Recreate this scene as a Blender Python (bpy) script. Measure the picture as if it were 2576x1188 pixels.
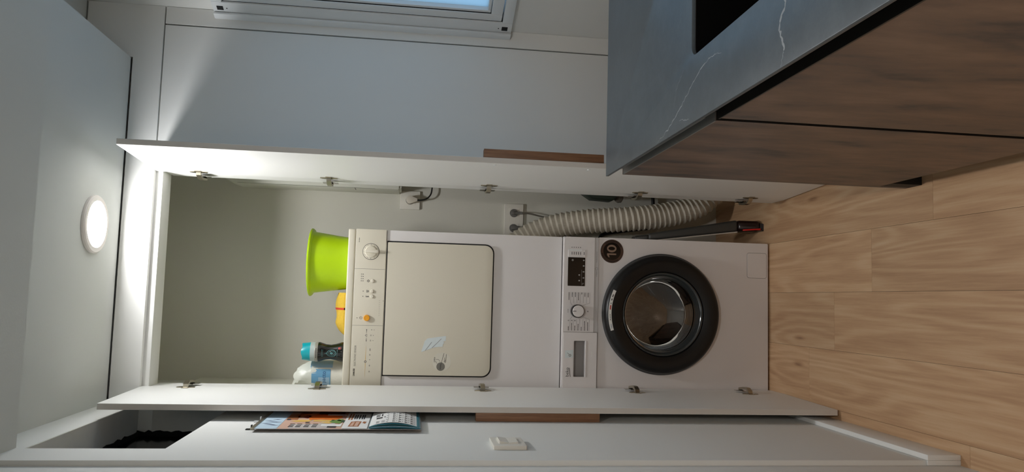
import bpy, bmesh, math, random
from mathutils import Vector, Matrix
from mathutils.geometry import tessellate_polygon
for o in list(bpy.data.objects): bpy.data.objects.remove(o)
S = bpy.context.scene; COL = S.collection
R = random.Random(7)
# ------------------------------------------------------------------ camera (phone held sideways: rolled 90 degrees)
CX, CY, CZ, F, YAW, PIT, ROL = 0.345, -2.9072, 1.4423, 1891.6, 0.0845, 0.1288, 0.0386
fw = Vector((math.sin(YAW)*math.cos(PIT), math.cos(YAW)*math.cos(PIT), -math.sin(PIT)))
r0 = Vector((math.cos(YAW), -math.sin(YAW), 0)); u0 = r0.cross(fw)
rt = r0*math.cos(ROL)+u0*math.sin(ROL); up = u0*math.cos(ROL)-r0*math.sin(ROL)
cam = bpy.data.cameras.new('camera'); camo = bpy.data.objects.new('camera', cam); COL.objects.link(camo)
cam.sensor_fit = 'HORIZONTAL'; cam.sensor_width = 36; cam.lens = 36*F/2576; cam.clip_start = .02
M = Matrix.Identity(4)
for i in range(3): M[i][0] = -up[i]; M[i][1] = rt[i]; M[i][2] = -fw[i]
M.translation = (CX, CY, CZ); camo.matrix_world = M
S.camera = camo
# ------------------------------------------------------------------ sky, lamps, exposure
W = bpy.data.worlds.new('dusk'); S.world = W; W.use_nodes = True
bg = W.node_tree.nodes['Background']; bg.inputs[0].default_value = (.25, .44, .66, 1); bg.inputs[1].default_value = 1.75
S.view_settings.view_transform = 'Standard'; S.view_settings.look = 'None'
S.view_settings.exposure = 0.0; S.view_settings.gamma = 1; S.view_settings.use_curve_mapping = False
LAMP, FILL_LAMP = 160.0, 285.0
try:
    S.cycles.use_denoising = True; S.cycles.diffuse_bounces = 6; S.cycles.max_bounces = 12; S.cycles.transparent_max_bounces = 12
    S.cycles.sample_clamp_indirect = 8; S.cycles.caustics_reflective = False; S.cycles.caustics_refractive = False
except Exception: pass

# ------------------------------------------------------------------ helpers
def lin(c): return tuple(((v/255)/12.92 if v <= 10 else (((v/255)+.055)/1.055)**2.4) for v in c)
MATS = {}
def mat(name, c, rough=.5, metal=0., spec=.5, noise=0., nscale=8., bump=0., bscale=60., emit=0., trans=0., coat=0., ecol=(1, 1, 1)):
    m = bpy.data.materials.new(name); m.use_nodes = True; nt = m.node_tree; b = nt.nodes['Principled BSDF']
    col = lin(c)+(1,)
    b.inputs['Base Color'].default_value = col; b.inputs['Roughness'].default_value = rough
    b.inputs['Metallic'].default_value = metal; b.inputs['Specular IOR Level'].default_value = spec
    if coat: b.inputs['Coat Weight'].default_value = coat; b.inputs['Coat Roughness'].default_value = .1
    if trans: b.inputs['Transmission Weight'].default_value = trans
    if emit: b.inputs['Emission Color'].default_value = ecol+(1,); b.inputs['Emission Strength'].default_value = emit
    tc = nt.nodes.new('ShaderNodeTexCoord')
    if noise:
        n = nt.nodes.new('ShaderNodeTexNoise'); n.inputs['Scale'].default_value = nscale; n.inputs['Detail'].default_value = 4
        nt.links.new(tc.outputs['Object'], n.inputs['Vector'])
        mx = nt.nodes.new('ShaderNodeMix'); mx.data_type = 'RGBA'
        mx.inputs[6].default_value = tuple(v*(1-noise) for v in col[:3])+(1,); mx.inputs[7].default_value = tuple(min(1, v*(1+noise)) for v in col[:3])+(1,)
        nt.links.new(n.outputs['Fac'], mx.inputs[0]); nt.links.new(mx.outputs[2], b.inputs['Base Color'])
    if bump:
        n = nt.nodes.new('ShaderNodeTexNoise'); n.inputs['Scale'].default_value = bscale; n.inputs['Detail'].default_value = 3
        nt.links.new(tc.outputs['Object'], n.inputs['Vector'])
        bp = nt.nodes.new('ShaderNodeBump'); bp.inputs['Strength'].default_value = bump; bp.inputs['Distance'].default_value = .002
        nt.links.new(n.outputs['Fac'], bp.inputs['Height']); nt.links.new(bp.outputs['Normal'], b.inputs['Normal'])
    MATS[name] = m; return m
def ramp(nt, stops):
    r = nt.nodes.new('ShaderNodeValToRGB'); e = r.color_ramp.elements
    while len(e) < len(stops): e.new(.5)
    for k, (p, c) in enumerate(stops): e[k].position = p; e[k].color = lin(c)+(1,)
    return r
def wood(name, stops, sc, rings=26., rough=.5, knots=0.):
    """oak or walnut: growth lines from a stretched noise, bent round knots, plus fine pores"""
    m = bpy.data.materials.new(name); m.use_nodes = True; nt = m.node_tree; b = nt.nodes['Principled BSDF']; L = nt.links.new
    def N(t, **k):
        n = nt.nodes.new(t)
        for a, v in k.items():
            if a.startswith('i_'): n.inputs[a[2:].replace('_', ' ')].default_value = v
            else: setattr(n, a, v)
        return n
    def math_(op, a, b_=None, v=None):
        n = N('ShaderNodeMath', operation=op); L(a, n.inputs[0])
        if b_ is not None: L(b_, n.inputs[1])
        if v is not None: n.inputs[1].default_value = v
        return n.outputs[0]
    def mul(src, v):
        n = N('ShaderNodeVectorMath', operation='MULTIPLY'); L(src, n.inputs[0]); n.inputs[1].default_value = v; return n.outputs[0]
    tc = N('ShaderNodeTexCoord'); oi = N('ShaderNodeObjectInfo')
    off = math_('MULTIPLY', oi.outputs['Random'], v=47.3)
    ad = N('ShaderNodeVectorMath', operation='ADD'); L(tc.outputs['Object'], ad.inputs[0]); L(off, ad.inputs[1]); src = ad.outputs[0]
    base_ = mul(src, sc)
    n = N('ShaderNodeTexNoise', i_Scale=1., i_Detail=1.5, i_Roughness=.4); L(base_, n.inputs['Vector'])
    h = n.outputs['Fac']
    if knots:
        vo = N('ShaderNodeTexVoronoi', voronoi_dimensions='2D', i_Scale=1.); L(mul(src, (3.6, .85, 1)), vo.inputs['Vector'])
        pick = N('ShaderNodeMapRange'); pick.inputs[1].default_value = .40; pick.inputs[2].default_value = .48; sp = N('ShaderNodeSeparateColor'); L(vo.outputs['Color'], sp.inputs[0]); L(sp.outputs[0], pick.inputs[0])
        kd = vo.outputs['Distance']
        ring = N('ShaderNodeMapRange', interpolation_type='SMOOTHSTEP'); ring.inputs[1].default_value = 0; ring.inputs[2].default_value = .40; ring.inputs[3].default_value = .26; ring.inputs[4].default_value = 0; L(kd, ring.inputs[0])
        h = math_('ADD', h, math_('MULTIPLY', ring.outputs[0], pick.outputs[0]))
    s1 = math_('SINE', math_('MULTIPLY', h, v=rings)); s2 = N('ShaderNodeMapRange'); s2.inputs[1].default_value = -1; L(s1, s2.inputs[0]); line = math_('POWER', s2.outputs[0], v=1.6)
    f = N('ShaderNodeTexNoise', i_Scale=1., i_Detail=5., i_Roughness=.7); L(mul(base_, (17, 7, 7)), f.inputs['Vector'])
    mid = N('ShaderNodeTexNoise', i_Scale=1., i_Detail=3., i_Roughness=.6); L(mul(base_, (2.6, 1.2, 2)), mid.inputs['Vector'])
    x1 = N('ShaderNodeMix'); x1.inputs[0].default_value = .5; L(f.outputs['Fac'], x1.inputs[2]); L(mid.outputs['Fac'], x1.inputs[3])
    x2 = N('ShaderNodeMix'); x2.inputs[0].default_value = .14; L(x1.outputs[0], x2.inputs[2]); L(line, x2.inputs[3]); val = x2.outputs[0]
    if knots:
        kk = N('ShaderNodeMapRange', interpolation_type='SMOOTHSTEP'); kk.inputs[1].default_value = .008; kk.inputs[2].default_value = .050; kk.inputs[3].default_value = knots; kk.inputs[4].default_value = 0; L(kd, kk.inputs[0])
        val = math_('SUBTRACT', val, math_('MULTIPLY', kk.outputs[0], pick.outputs[0]))
    r = ramp(nt, stops); L(val, r.inputs[0])
    hs = N('ShaderNodeHueSaturation'); L(r.outputs[0], hs.inputs['Color'])
    mv = N('ShaderNodeMapRange'); mv.inputs[3].default_value = .92; mv.inputs[4].default_value = 1.07; L(oi.outputs['Random'], mv.inputs[0]); L(mv.outputs[0], hs.inputs['Value'])
    L(hs.outputs[0], b.inputs['Base Color']); b.inputs['Roughness'].default_value = rough
    bp = N('ShaderNodeBump', i_Strength=.2, i_Distance=.001); L(f.outputs['Fac'], bp.inputs['Height']); L(bp.outputs['Normal'], b.inputs['Normal'])
    MATS[name] = m; return m

class MB:
    def __init__(s): s.v = []; s.f = []
    def add(s, vs, fs):
        k = len(s.v); s.v += [tuple(v) for v in vs]; s.f += [tuple(i+k for i in f) for f in fs]; return s
    def box(s, a, b):
        x0, y0, z0 = (min(p, q) for p, q in zip(a, b)); x1, y1, z1 = (max(p, q) for p, q in zip(a, b))
        return s.add([(x0,y0,z0),(x1,y0,z0),(x1,y1,z0),(x0,y1,z0),(x0,y0,z1),(x1,y0,z1),(x1,y1,z1),(x0,y1,z1)],
              [(0,3,2,1),(4,5,6,7),(0,1,5,4),(1,2,6,5),(2,3,7,6),(3,0,4,7)])
    def prism(s, poly, fr, d, holes=()):
        """poly in (a,b); fr = (origin, A, B): extruded by d along A x B (towards the viewer when d > 0)"""
        O, A, B = (Vector(q) for q in fr); N = A.cross(B)
        loops = [list(poly)]+[list(h) for h in holes]
        flat = [p for l in loops for p in l]
        tr = tessellate_polygon([[Vector((p[0], p[1], 0)) for p in l] for l in loops])
        n = len(flat); P0 = [O+A*p[0]+B*p[1] for p in flat]; P1 = [p+N*d for p in P0]
        fs = []
        for t in tr:
            a, b, c = (flat[i] for i in t)
            ccw = (b[0]-a[0])*(c[1]-a[1])-(b[1]-a[1])*(c[0]-a[0]) > 0
            t = t if ccw else t[::-1]
            fs.append(tuple(i+n for i in t)); fs.append(tuple(t[::-1]))
        k = 0
        for l in loops:
            m = len(l)
            for i in range(m): fs.append((k+i, k+(i+1) % m, n+k+(i+1) % m, n+k+i))
            k += m
        return s.add(P0+P1, fs)
    def lathe(s, prof, fr, n=48, cap0=True, cap1=True):
        """prof: (r, h); axis = N = A x B through O"""
        O, A, B = (Vector(q) for q in fr); N = A.cross(B); vs = []; fs = []
        for r, h in prof:
            for i in range(n):
                t = 2*math.pi*i/n; vs.append(O+A*(r*math.cos(t))+B*(r*math.sin(t))+N*h)
        for j in range(len(prof)-1):
            for i in range(n): fs.append((j*n+i, j*n+(i+1) % n, (j+1)*n+(i+1) % n, (j+1)*n+i))
        if cap0: fs.append(tuple(range(n))[::-1])
        if cap1: fs.append(tuple((len(prof)-1)*n+i for i in range(n)))
        return s.add(vs, fs)
    def tube(s, path, r, n=10, caps=True, rf=None):
        P = [Vector(p) for p in path]; vs = []; fs = []
        T = [(P[min(i+1, len(P)-1)]-P[max(i-1, 0)]).normalized() for i in range(len(P))]
        a = T[0].orthogonal().normalized()
        for i, p in enumerate(P):
            a = (a-T[i]*a.dot(T[i])).normalized(); b = T[i].cross(a)
            for k in range(n):
                t = 2*math.pi*k/n; rr = rf(i, t) if rf else r
                vs.append(p+a*(rr*math.cos(t))+b*(rr*math.sin(t)))
        for i in range(len(P)-1):
            for k in range(n): fs.append((i*n+k, i*n+(k+1) % n, (i+1)*n+(k+1) % n, (i+1)*n+k))
        if caps: fs.append(tuple(range(n))[::-1]); fs.append(tuple((len(P)-1)*n+k for k in range(n)))
        return s.add(vs, fs)
    def text(s, txt, fr, size, align='CENTER', d=.0003, sx=1.):
        cu = bpy.data.curves.new('t', 'FONT'); cu.body = txt; cu.size = size; cu.align_x = align; cu.align_y = 'CENTER'; cu.resolution_u = 3
        ob = bpy.data.objects.new('t', cu); COL.objects.link(ob)
        me = bpy.data.meshes.new_from_object(ob.evaluated_get(bpy.context.evaluated_depsgraph_get()))
        O, A, B = (Vector(q) for q in fr); N = A.cross(B)
        s.add([O+A*(v.co.x*sx)+B*v.co.y+N*d for v in me.vertices], [tuple(p.vertices) for p in me.polygons])
        bpy.data.objects.remove(ob); bpy.data.curves.remove(cu); bpy.data.meshes.remove(me); return s
    def xf(s, fn): s.v = [tuple(fn(*v)) for v in s.v]; return s
def spline(pts, n=12):
    P = [Vector(p) for p in pts]; P = [P[0]*2-P[1]]+P+[P[-1]*2-P[-2]]; out = []
    for i in range(1, len(P)-2):
        for k in range(n):
            t = k/n; a, b, c, d = P[i-1:i+3]
            out.append(.5*((2*b)+(c-a)*t+(2*a-5*b+4*c-d)*t*t+(3*b-a-3*c+d)*t**3))
    return out+[P[-2]]
def rrect(x0, y0, x1, y1, r, n=5):
    r = r if isinstance(r, (tuple, list)) else (r,)*4   # corners: (x0,y0) (x1,y0) (x1,y1) (x0,y1)
    out = []
    for (cx, cy, a0, rr) in ((x0, y0, 180, r[0]), (x1, y0, 270, r[1]), (x1, y1, 0, r[2]), (x0, y1, 90, r[3])):
        ox = cx+(rr if cx == x0 else -rr); oy = cy+(rr if cy == y0 else -rr)
        if rr <= 0: out.append((cx, cy)); continue
        for k in range(n+1):
            t = math.radians(a0+90*k/n); out.append((ox+rr*math.cos(t), oy+rr*math.sin(t)))
    return out
def circ(cx, cy, r, n=32, a0=0, a1=360):
    full = a1-a0 >= 360
    return [(cx+r*math.cos(math.radians(a0+(a1-a0)*k/(n if full else n-1))), cy+r*math.sin(math.radians(a0+(a1-a0)*k/(n if full else n-1)))) for k in range(n)]
def arcband(cx, cy, r0_, r1_, a0, a1, n=16): return circ(cx, cy, r1_, n, a0, a1)+circ(cx, cy, r0_, n, a0, a1)[::-1]
def front(x, y, z): return ((x, y, z), (1, 0, 0), (0, 0, 1))     # faces the room (-Y)
def empty(name, loc, label=None, cat=None, group=None, kind=None):
    o = bpy.data.objects.new(name, None); COL.objects.link(o); o.location = loc; o.empty_display_size = .05
    return tag(o, label, cat, group, kind)
def tag(o, label=None, cat=None, group=None, kind=None):
    if label: o['label'] = label
    if cat: o['category'] = cat
    if group: o['group'] = group
    if kind: o['kind'] = kind
    return o
def base(p):
    l = Vector((0, 0, 0))
    while p: l += Vector(p.location); p = p.parent
    return l
def obj(name, mb, m, parent=None, smooth=False, bevel=0., seg=2, label=None, kind=None, weld=False):
    l = base(parent)
    me = bpy.data.meshes.new(name); me.from_pydata([tuple(Vector(v)-l) for v in mb.v], [], mb.f)
    me.materials.append(MATS[m] if isinstance(m, str) else m)
    bm = bmesh.new(); bm.from_mesh(me)
    if weld: bmesh.ops.remove_doubles(bm, verts=bm.verts, dist=1e-5)
    bmesh.ops.recalc_face_normals(bm, faces=bm.faces)
    if bevel:
        ed = [e for e in bm.edges if len(e.link_faces) == 2 and e.calc_face_angle(0) > .6]
        bmesh.ops.bevel(bm, geom=ed, offset=bevel, segments=seg, profile=.5, affect='EDGES', clamp_overlap=True)
    bm.to_mesh(me); bm.free()
    if smooth or bevel:
        for p in me.polygons: p.use_smooth = True
        try: me.set_sharp_from_angle(angle=math.radians(38))
        except Exception: pass
    o = bpy.data.objects.new(name, me); COL.objects.link(o)
    if parent: o.parent = parent
    return tag(o, label, kind=kind)
def struct(name, mb, m, **k): return obj(name, mb, m, kind='structure', **k)

# ------------------------------------------------------------------ materials
mat('wall_paint', (226, 226, 222), .8, bump=.12, bscale=220)
mat('ceiling_paint', (210, 212, 208), .85, bump=.1, bscale=160)
mat('closet_paint', (210, 208, 197), .8, bump=.1, bscale=200)
mat('white_board', (230, 230, 227), .42, spec=.4, bump=.04, bscale=300)
mat('board_edge', (214, 208, 200), .5)
mat('gap_dark', (40, 40, 40), .8)
mat('plaster_grey', (224, 222, 214), .9, noise=.08, nscale=14, bump=.4, bscale=60)
mat('plaster_pale', (244, 244, 238), .9)
mat('foam_black', (10, 10, 9), .95, bump=.6, bscale=80)
mat('night_pane', (16, 20, 18), .12, spec=.6)
mat('pvc', (228, 231, 232), .3, spec=.5)
mat('gasket', (22, 24, 26), .6)
mat('washer_white', (222, 218, 217), .35, spec=.45)
mat('washer_strip', (190, 187, 186), .35)
mat('recess_grey', (150, 147, 145), .4)
mat('black_gloss', (8, 8, 9), .12)
mat('black_satin', (13, 13, 14), .36, spec=.4)
mat('black_rubber', (14, 14, 14), .7)
mat('grey_rubber', (60, 60, 60), .6)
mat('rim_glass', (44, 47, 47), .12, spec=.8)
mat('steel', (178, 176, 172), .28, metal=1)
mat('drum_steel', (112, 108, 104), .22, metal=1)
mat('chrome', (205, 203, 198), .15, metal=1)
mat('nickel', (176, 168, 150), .3, metal=1)
mat('print_dark', (52, 50, 50), .6)
mat('print_grey', (120, 117, 115), .6)
mat('print_white', (190, 190, 188), .6)
mat('bronze', (86, 66, 56), .35, metal=.4)
mat('bronze_light', (150, 128, 112), .35, metal=.4)
mat('label_white', (228, 228, 224), .5)
mat('print_blue', (50, 92, 140), .5)
mat('print_red', (186, 60, 50), .5)
mat('tape_blue', (212, 222, 224), .5, noise=.06, nscale=40)
mat('dryer_cream', (216, 210, 193), .38, spec=.45)
mat('dryer_white', (222, 219, 218), .38, spec=.45)
mat('button_cream', (218, 212, 196), .35)
mat('orange', (232, 160, 30), .35)
mat('sticker_clear', (216, 212, 198), .3)
mat('sticker_grey', (118, 116, 108), .5)
mat('lime', (178, 214, 16), .38, spec=.4)
mat('cloth_yellow', (214, 176, 60), .95, noise=.15, nscale=120, bump=.6, bscale=300)
mat('cloth_red', (200, 66, 44), .95)
mat('teal', (10, 160, 172), .3)
mat('bottle_dark', (26, 26, 24), .12, spec=.6)
mat('bottle_print', (86, 134, 136), .4)
mat('collar_grey', (150, 148, 138), .4)
mat('collar_clear', (176, 190, 188), .3)
mat('pack_paper', (226, 224, 214), .7, bump=.5, bscale=90)
mat('pack_film', (222, 224, 214), .35, bump=.9, bscale=45)
mat('pack_blue', (108, 164, 202), .4, noise=.08, nscale=60)
mat('pack_pale', (158, 190, 214), .4)
mat('hose_cream', (206, 198, 182), .6, noise=.05, nscale=30)
mat('socket_white', (226, 222, 212), .4)
mat('plug_grey', (108, 106, 102), .5)
mat('plug_cream', (214, 206, 192), .5)
mat('cable_grey', (110, 104, 94), .6)
mat('cable_black', (12, 12, 12), .5)
mat('boiler_white', (222, 222, 210), .4)
mat('dark_green', (40, 54, 46), .5, noise=.2, nscale=40, bump=.8, bscale=30)
mat('vac_grey', (62, 61, 58), .4, bump=.1, bscale=200)
mat('vac_trim', (206, 196, 184), .5)
mat('vac_red', (34, 14, 10), .2, trans=.2)
mat('vac_redbright', (205, 30, 20), .25)
mat('alu', (138, 138, 136), .38, metal=.4)
mat('alu_dark', (58, 56, 54), .35, metal=.8)
mat('plinth_black', (14, 13, 12), .6)
mat('channel_brown', (44, 39, 36), .5)
mat('sink_black', (4, 4, 4), .7, spec=.08)
mat('paper_white', (232, 232, 230), .7)
mat('paper_sky', (186, 208, 224), .7)
mat('paper_teal', (44, 122, 140), .6)
mat('paper_brown', (160, 98, 56), .7)
mat('paper_tan', (206, 168, 148), .7)
mat('paper_orange', (226, 116, 30), .7)
mat('paper_yellow', (222, 180, 90), .7)
mat('paper_green', (104, 140, 60), .7)
mat('paper_dkgreen', (40, 70, 50), .7)
mat('paper_grey', (196, 188, 184), .7)
mat('paper_dark', (40, 36, 40), .7)
mat('paper_navy', (30, 44, 84), .7)
mat('paper_maroon', (120, 40, 24), .7)
mat('lamp_ring', (236, 230, 224), .4)
mat('lamp_glow', (255, 250, 244), .5, emit=LAMP, ecol=(.99, .99, 1.))
mat('fill_glow', (255, 250, 244), .5, emit=FILL_LAMP, ecol=(1., .96, .92))
mat('terracotta', (130, 74, 50), .8)
wood('oak', [(0.16, (122, 86, 58)), (.34, (178, 140, 105)), (.50, (196, 159, 122)), (.68, (208, 176, 140))], (8., .8, 1.), rings=58, rough=.5, knots=.24)
wood('walnut', [(0.25, (98, 68, 48)), (.5, (146, 106, 77)), (.75, (176, 136, 102))], (60., 60., 3.), rings=9, rough=.5)
def slate():
    m = bpy.data.materials.new('slate'); m.use_nodes = True; nt = m.node_tree; b = nt.nodes['Principled BSDF']; L = nt.links.new
    tc = nt.nodes.new('ShaderNodeTexCoord')
    n = nt.nodes.new('ShaderNodeTexNoise'); n.inputs['Scale'].default_value = 9; n.inputs['Detail'].default_value = 10; n.inputs['Roughness'].default_value = .8; L(tc.outputs['Object'], n.inputs['Vector'])
    r = ramp(nt, [(.3, (64, 70, 74)), (.5, (74, 81, 86)), (.72, (86, 93, 98))]); L(n.outputs['Fac'], r.inputs[0])
    L(r.outputs[0], b.inputs['Base Color']); b.inputs['Roughness'].default_value = .38
    MATS['slate'] = m
slate()
def oxide():
    m = bpy.data.materials.new('oxide'); m.use_nodes = True; nt = m.node_tree; b = nt.nodes['Principled BSDF']; L = nt.links.new
    tc = nt.nodes.new('ShaderNodeTexCoord'); mp = nt.nodes.new('ShaderNodeMapping'); mp.inputs['Scale'].default_value = (9, 16, 5.5); L(tc.outputs['Object'], mp.inputs[0])
    n = nt.nodes.new('ShaderNodeTexNoise'); n.inputs['Scale'].default_value = 1; n.inputs['Detail'].default_value = 6; n.inputs['Roughness'].default_value = .6; L(mp.outputs[0], n.inputs['Vector'])
    r = ramp(nt, [(.32, (72, 66, 64)), (.43, (103, 87, 78)), (.54, (119, 97, 83)), (.68, (134, 109, 93))]); L(n.outputs['Fac'], r.inputs[0])
    L(r.outputs[0], b.inputs['Base Color']); b.inputs['Roughness'].default_value = .45
    MATS['oxide'] = m
oxide()
def vein():
    mat('vein', (136, 140, 142), .45, noise=.2, nscale=60)
vein()
def glass(name, tint, mixf, rough=.03):
    m = bpy.data.materials.new(name); m.use_nodes = True; nt = m.node_tree; L = nt.links.new
    for n in list(nt.nodes): nt.nodes.remove(n)
    out = nt.nodes.new('ShaderNodeOutputMaterial'); t = nt.nodes.new('ShaderNodeBsdfTransparent'); t.inputs[0].default_value = tint+(1,)
    g = nt.nodes.new('ShaderNodeBsdfGlossy'); g.inputs['Roughness'].default_value = rough; g.inputs['Color'].default_value = (.9, .9, .9, 1)
    fr = nt.nodes.new('ShaderNodeFresnel'); fr.inputs[0].default_value = 1.5
    ad = nt.nodes.new('ShaderNodeMath'); ad.operation = 'ADD'; ad.use_clamp = True; ad.inputs[1].default_value = mixf; L(fr.outputs[0], ad.inputs[0])
    mx = nt.nodes.new('ShaderNodeMixShader'); L(ad.outputs[0], mx.inputs[0]); L(t.outputs[0], mx.inputs[1]); L(g.outputs[0], mx.inputs[2]); L(mx.outputs[0], out.inputs[0])
    MATS[name] = m
def frosted():
    m = bpy.data.materials.new('window_glass'); m.use_nodes = True; nt = m.node_tree; L = nt.links.new
    for n in list(nt.nodes): nt.nodes.remove(n)
    out = nt.nodes.new('ShaderNodeOutputMaterial'); t = nt.nodes.new('ShaderNodeBsdfTranslucent'); t.inputs[0].default_value = (.92, .96, .97, 1)
    g = nt.nodes.new('ShaderNodeBsdfGlossy'); g.inputs['Roughness'].default_value = .15
    mx = nt.nodes.new('ShaderNodeMixShader'); mx.inputs[0].default_value = .06; L(t.outputs[0], mx.inputs[1]); L(g.outputs[0], mx.inputs[2]); L(mx.outputs[0], out.inputs[0])
    MATS['window_glass'] = m
frosted()
glass('drum_glass', (.46, .44, .42), .09)

# ------------------------------------------------------------------ room
floor = struct('floor', MB().box((-.16, -4.7, -.05), (3.4, .66, -.004)), 'gap_dark')
rowends = {0: [-.306, -1.56, -2.81], 1: [-.473, -1.72, -2.97], 2: [-.69, -1.95, -3.2], 3: [-.979, -2.23, -3.48], -1: [.1, -1.1, -2.3], 4: [-.2, -1.4, -2.7], 5: [-.6, -1.9, -3.1], 6: [-1, -2.3], 7: [-.4, -1.8, -3], 8: [-.8, -2, -3.3], 9: [-1.2, -2.5], 10: [-.5, -1.7, -3], 11: [-1.4, -2.7], 12: [-.9, -2.2], 13: [-1.2, -2.5], 14: [-1.8, -3], 15: [-2.2], 16: [-2.5]}
for k, cuts in rowends.items():
    x0 = max(k*.2, -.1); x1 = min((k+1)*.2, 3.35); ys = [.6]+cuts+[-4.6]
    for a, b in zip(ys[:-1], ys[1:]):
        g = .0004
        obj('plank', MB().box((x0+g, b+g, -.004), (x1-g, a-g, 0)), 'oak', floor)
# ceilings: raised kitchen ceiling, lowered panel over the closet, lower bulkhead nearer the room
struct('ceiling', MB().box((1.16, -4.7, 2.62), (3.4, -.15, 2.68)).box((-.2, -.152, 2.62), (1.376, .66, 2.68)), 'ceiling_paint')
struct('ceiling.001', MB().box((-.2, -.94, 2.46), (1.16, -.1535, 2.66)), 'ceiling_paint')
struct('ceiling.002', MB().box((-.2, -4.7, 2.375), (1.16, -.918, 2.66)), 'ceiling_paint')
# walls
wl = MB().prism([(-1.06, 0), (.66, 0), (.66, 2.68), (-1.06, 2.68)], ((-.145, 0, 0), (0, 1, 0), (0, 0, 1)), .1, holes=[[(-.925, 2.03), (-.165, 2.03), (-.165, 2.352), (-.925, 2.352)]])
wl.box((-.145, -4.7, 0), (-.058, -1.0605, 2.68))
struct('wall_left', wl, 'wall_paint')
struct('wall_back', MB().box((-.2, .552, 0), (1.376, .66, 2.68)), 'closet_paint')
struct('wall_rear', MB().box((-.2, -4.75, 0), (3.4, -4.65, 2.68)), 'wall_paint')
# slanted right wall with its window opening (s along the wall, n into the room)
wd = Vector((.361, -.932, 0)).normalized(); wn = Vector((-wd.y*-1, 0, 0)); wn = Vector((wd.y, -wd.x, 0)); W0 = Vector((1.357, -.15, 0))
if wn.x > 0: wn = -wn
def wf(s, n, z): return W0+wd*s+wn*n+Vector((0, 0, z))
def wbox(mb, s0, s1, n0, n1, z0, z1):
    k = MB().box((s0, n0, z0), (s1, n1, z1)).xf(lambda x, y, z: wf(x, y, z)); mb.add(k.v, k.f); return mb
wr = MB()
wbox(wr, -.02, .008, -.12, 0, 0, 2.68); wbox(wr, .008, 1.42, -.12, 0, 0, 1.13); wbox(wr, .008, 1.42, -.12, 0, 2.17, 2.68); wbox(wr, 1.42, 4.95, -.12, 0, 0, 2.68)
wr.box((1.366, -.13, 0), (1.376, .552, 2.68))
struct('wall_right', wr, 'wall_paint')
# floor skirting of the left wall, returned round the wall end
bb = MB().box((-.0445, -1.0675, 0), (-.03, -.17, .095)).box((-.0575, -1.0675, 0), (-.0445, -1.0610, .095))
struct('baseboard_left', bb, 'white_board', bevel=.0018)
# kitchen window in the slanted wall
win = empty('window_1', wf(.7, 0, 1.1), kind='structure')
fr = MB()
for (s0, s1, z0, z1) in ((.0, .064, 1.112, 2.186), (1.386, 1.45, 1.112, 2.186), (.064, 1.386, 1.112, 1.150), (.064, 1.386, 2.148, 2.186)): wbox(fr, s0, s1, -.05, .022, z0, z1)
obj('outer_frame', fr, 'pvc', win, bevel=.003)
ov = MB()
wbox(ov, -.012, .018, .0225, .034, 1.112, 2.186)
obj('cover_strip', ov, 'pvc', win, bevel=.005)
sf = MB()
for (s0, s1, z0, z1) in ((.067, .100, 1.154, 2.144), (1.345, 1.383, 1.154, 2.144), (.100, 1.345, 1.154, 1.196), (.100, 1.345, 2.100, 2.144)): wbox(sf, s0, s1, -.04, .016, z0, z1)
obj('sash', sf, 'pvc', win, bevel=.003)
gb = MB()
for (s0, s1, z0, z1) in ((.1015, .113, 1.198, 2.098), (.113, 1.33, 1.198, 1.209), (.113, 1.33, 2.087, 2.098)): wbox(gb, s0, s1, -.03, .010, z0, z1)
obj('glazing_bead', gb, 'pvc', win, bevel=.002)
obj('gasket', wbox(wbox(MB(), .064, .067, -.03, .014, 1.15, 2.148), .0995, .102, -.03, .012, 1.196, 2.1), 'gasket', win)
obj('pane', wbox(MB(), .112, 1.345, -.012, -.008, 1.205, 2.09), 'window_glass', win)
sl = MB()
wbox(sl, .026, .046, .015, .0227, 1.128, 1.150); wbox(sl, .026, .046, .015, .0227, 2.148, 2.170); wbox(sl, .034, .038, .015, .0227, 1.160, 1.164); wbox(sl, .034, .038, .015, .0227, 2.134, 2.138)
obj('drain_slot', sl, 'black_rubber', win, kind='stuff')

# ------------------------------------------------------------------ unfinished fanlight opening in the left wall
fan = empty('window_2', (-.1, -.55, 2.03), kind='structure')
rv = MB()
rv.box((-.155, -.925, 2.3525), (-.0455, -.165, 2.356)).box((-.155, -.1645, 2.03), (-.0455, -.160, 2.352)).box((-.155, -.929, 2.03), (-.0455, -.9255, 2.352))
obj('reveal_lining', MB().box((-.1535, -.925, 2.3490), (-.0456, -.165, 2.3518)).box((-.1535, -.1678, 2.03), (-.0456, -.1652, 2.349)), 'plaster_grey', fan)
obj('pale_strip', MB().box((-.132, -.1692, 2.303), (-.0470, -.1679, 2.3485)), 'plaster_pale', fan)  # paler strip along the top of the far reveal
jag = MB()
def jagged(p0, p1, inw, n=26):
    p0 = Vector(p0); p1 = Vector(p1); a = []
    for k in range(n+1):
        p = p0.lerp(p1, k/n); a.append((p, p+Vector(inw)*(1+R.uniform(-.28, .28))))
    return a
for (p0, p1, inw, th) in (((-.152, -.925, 2.349), (-.152, -.168, 2.349), (.016, 0, 0), (0, 0, -.006)), ((-.152, -.168, 2.03), (-.152, -.168, 2.349), (.016, 0, 0), (0, -.006, 0))):
    a = jagged(p0, p1, inw); t = Vector(th)
    for (q0, q1), (q2, q3) in zip(a[:-1], a[1:]):
        jag.add([q0, q1, q3, q2, q0+t, q1+t, q3+t, q2+t], [(0,1,2,3), (4,7,6,5), (1,5,6,2), (0,4,5,1), (3,2,6,7), (0,3,7,4)])
obj('foam_seal', jag, 'foam_black', fan)
obj('pane', MB().box((-.156, -.925, 2.03), (-.1525, -.165, 2.352)), 'night_pane', fan)

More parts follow.
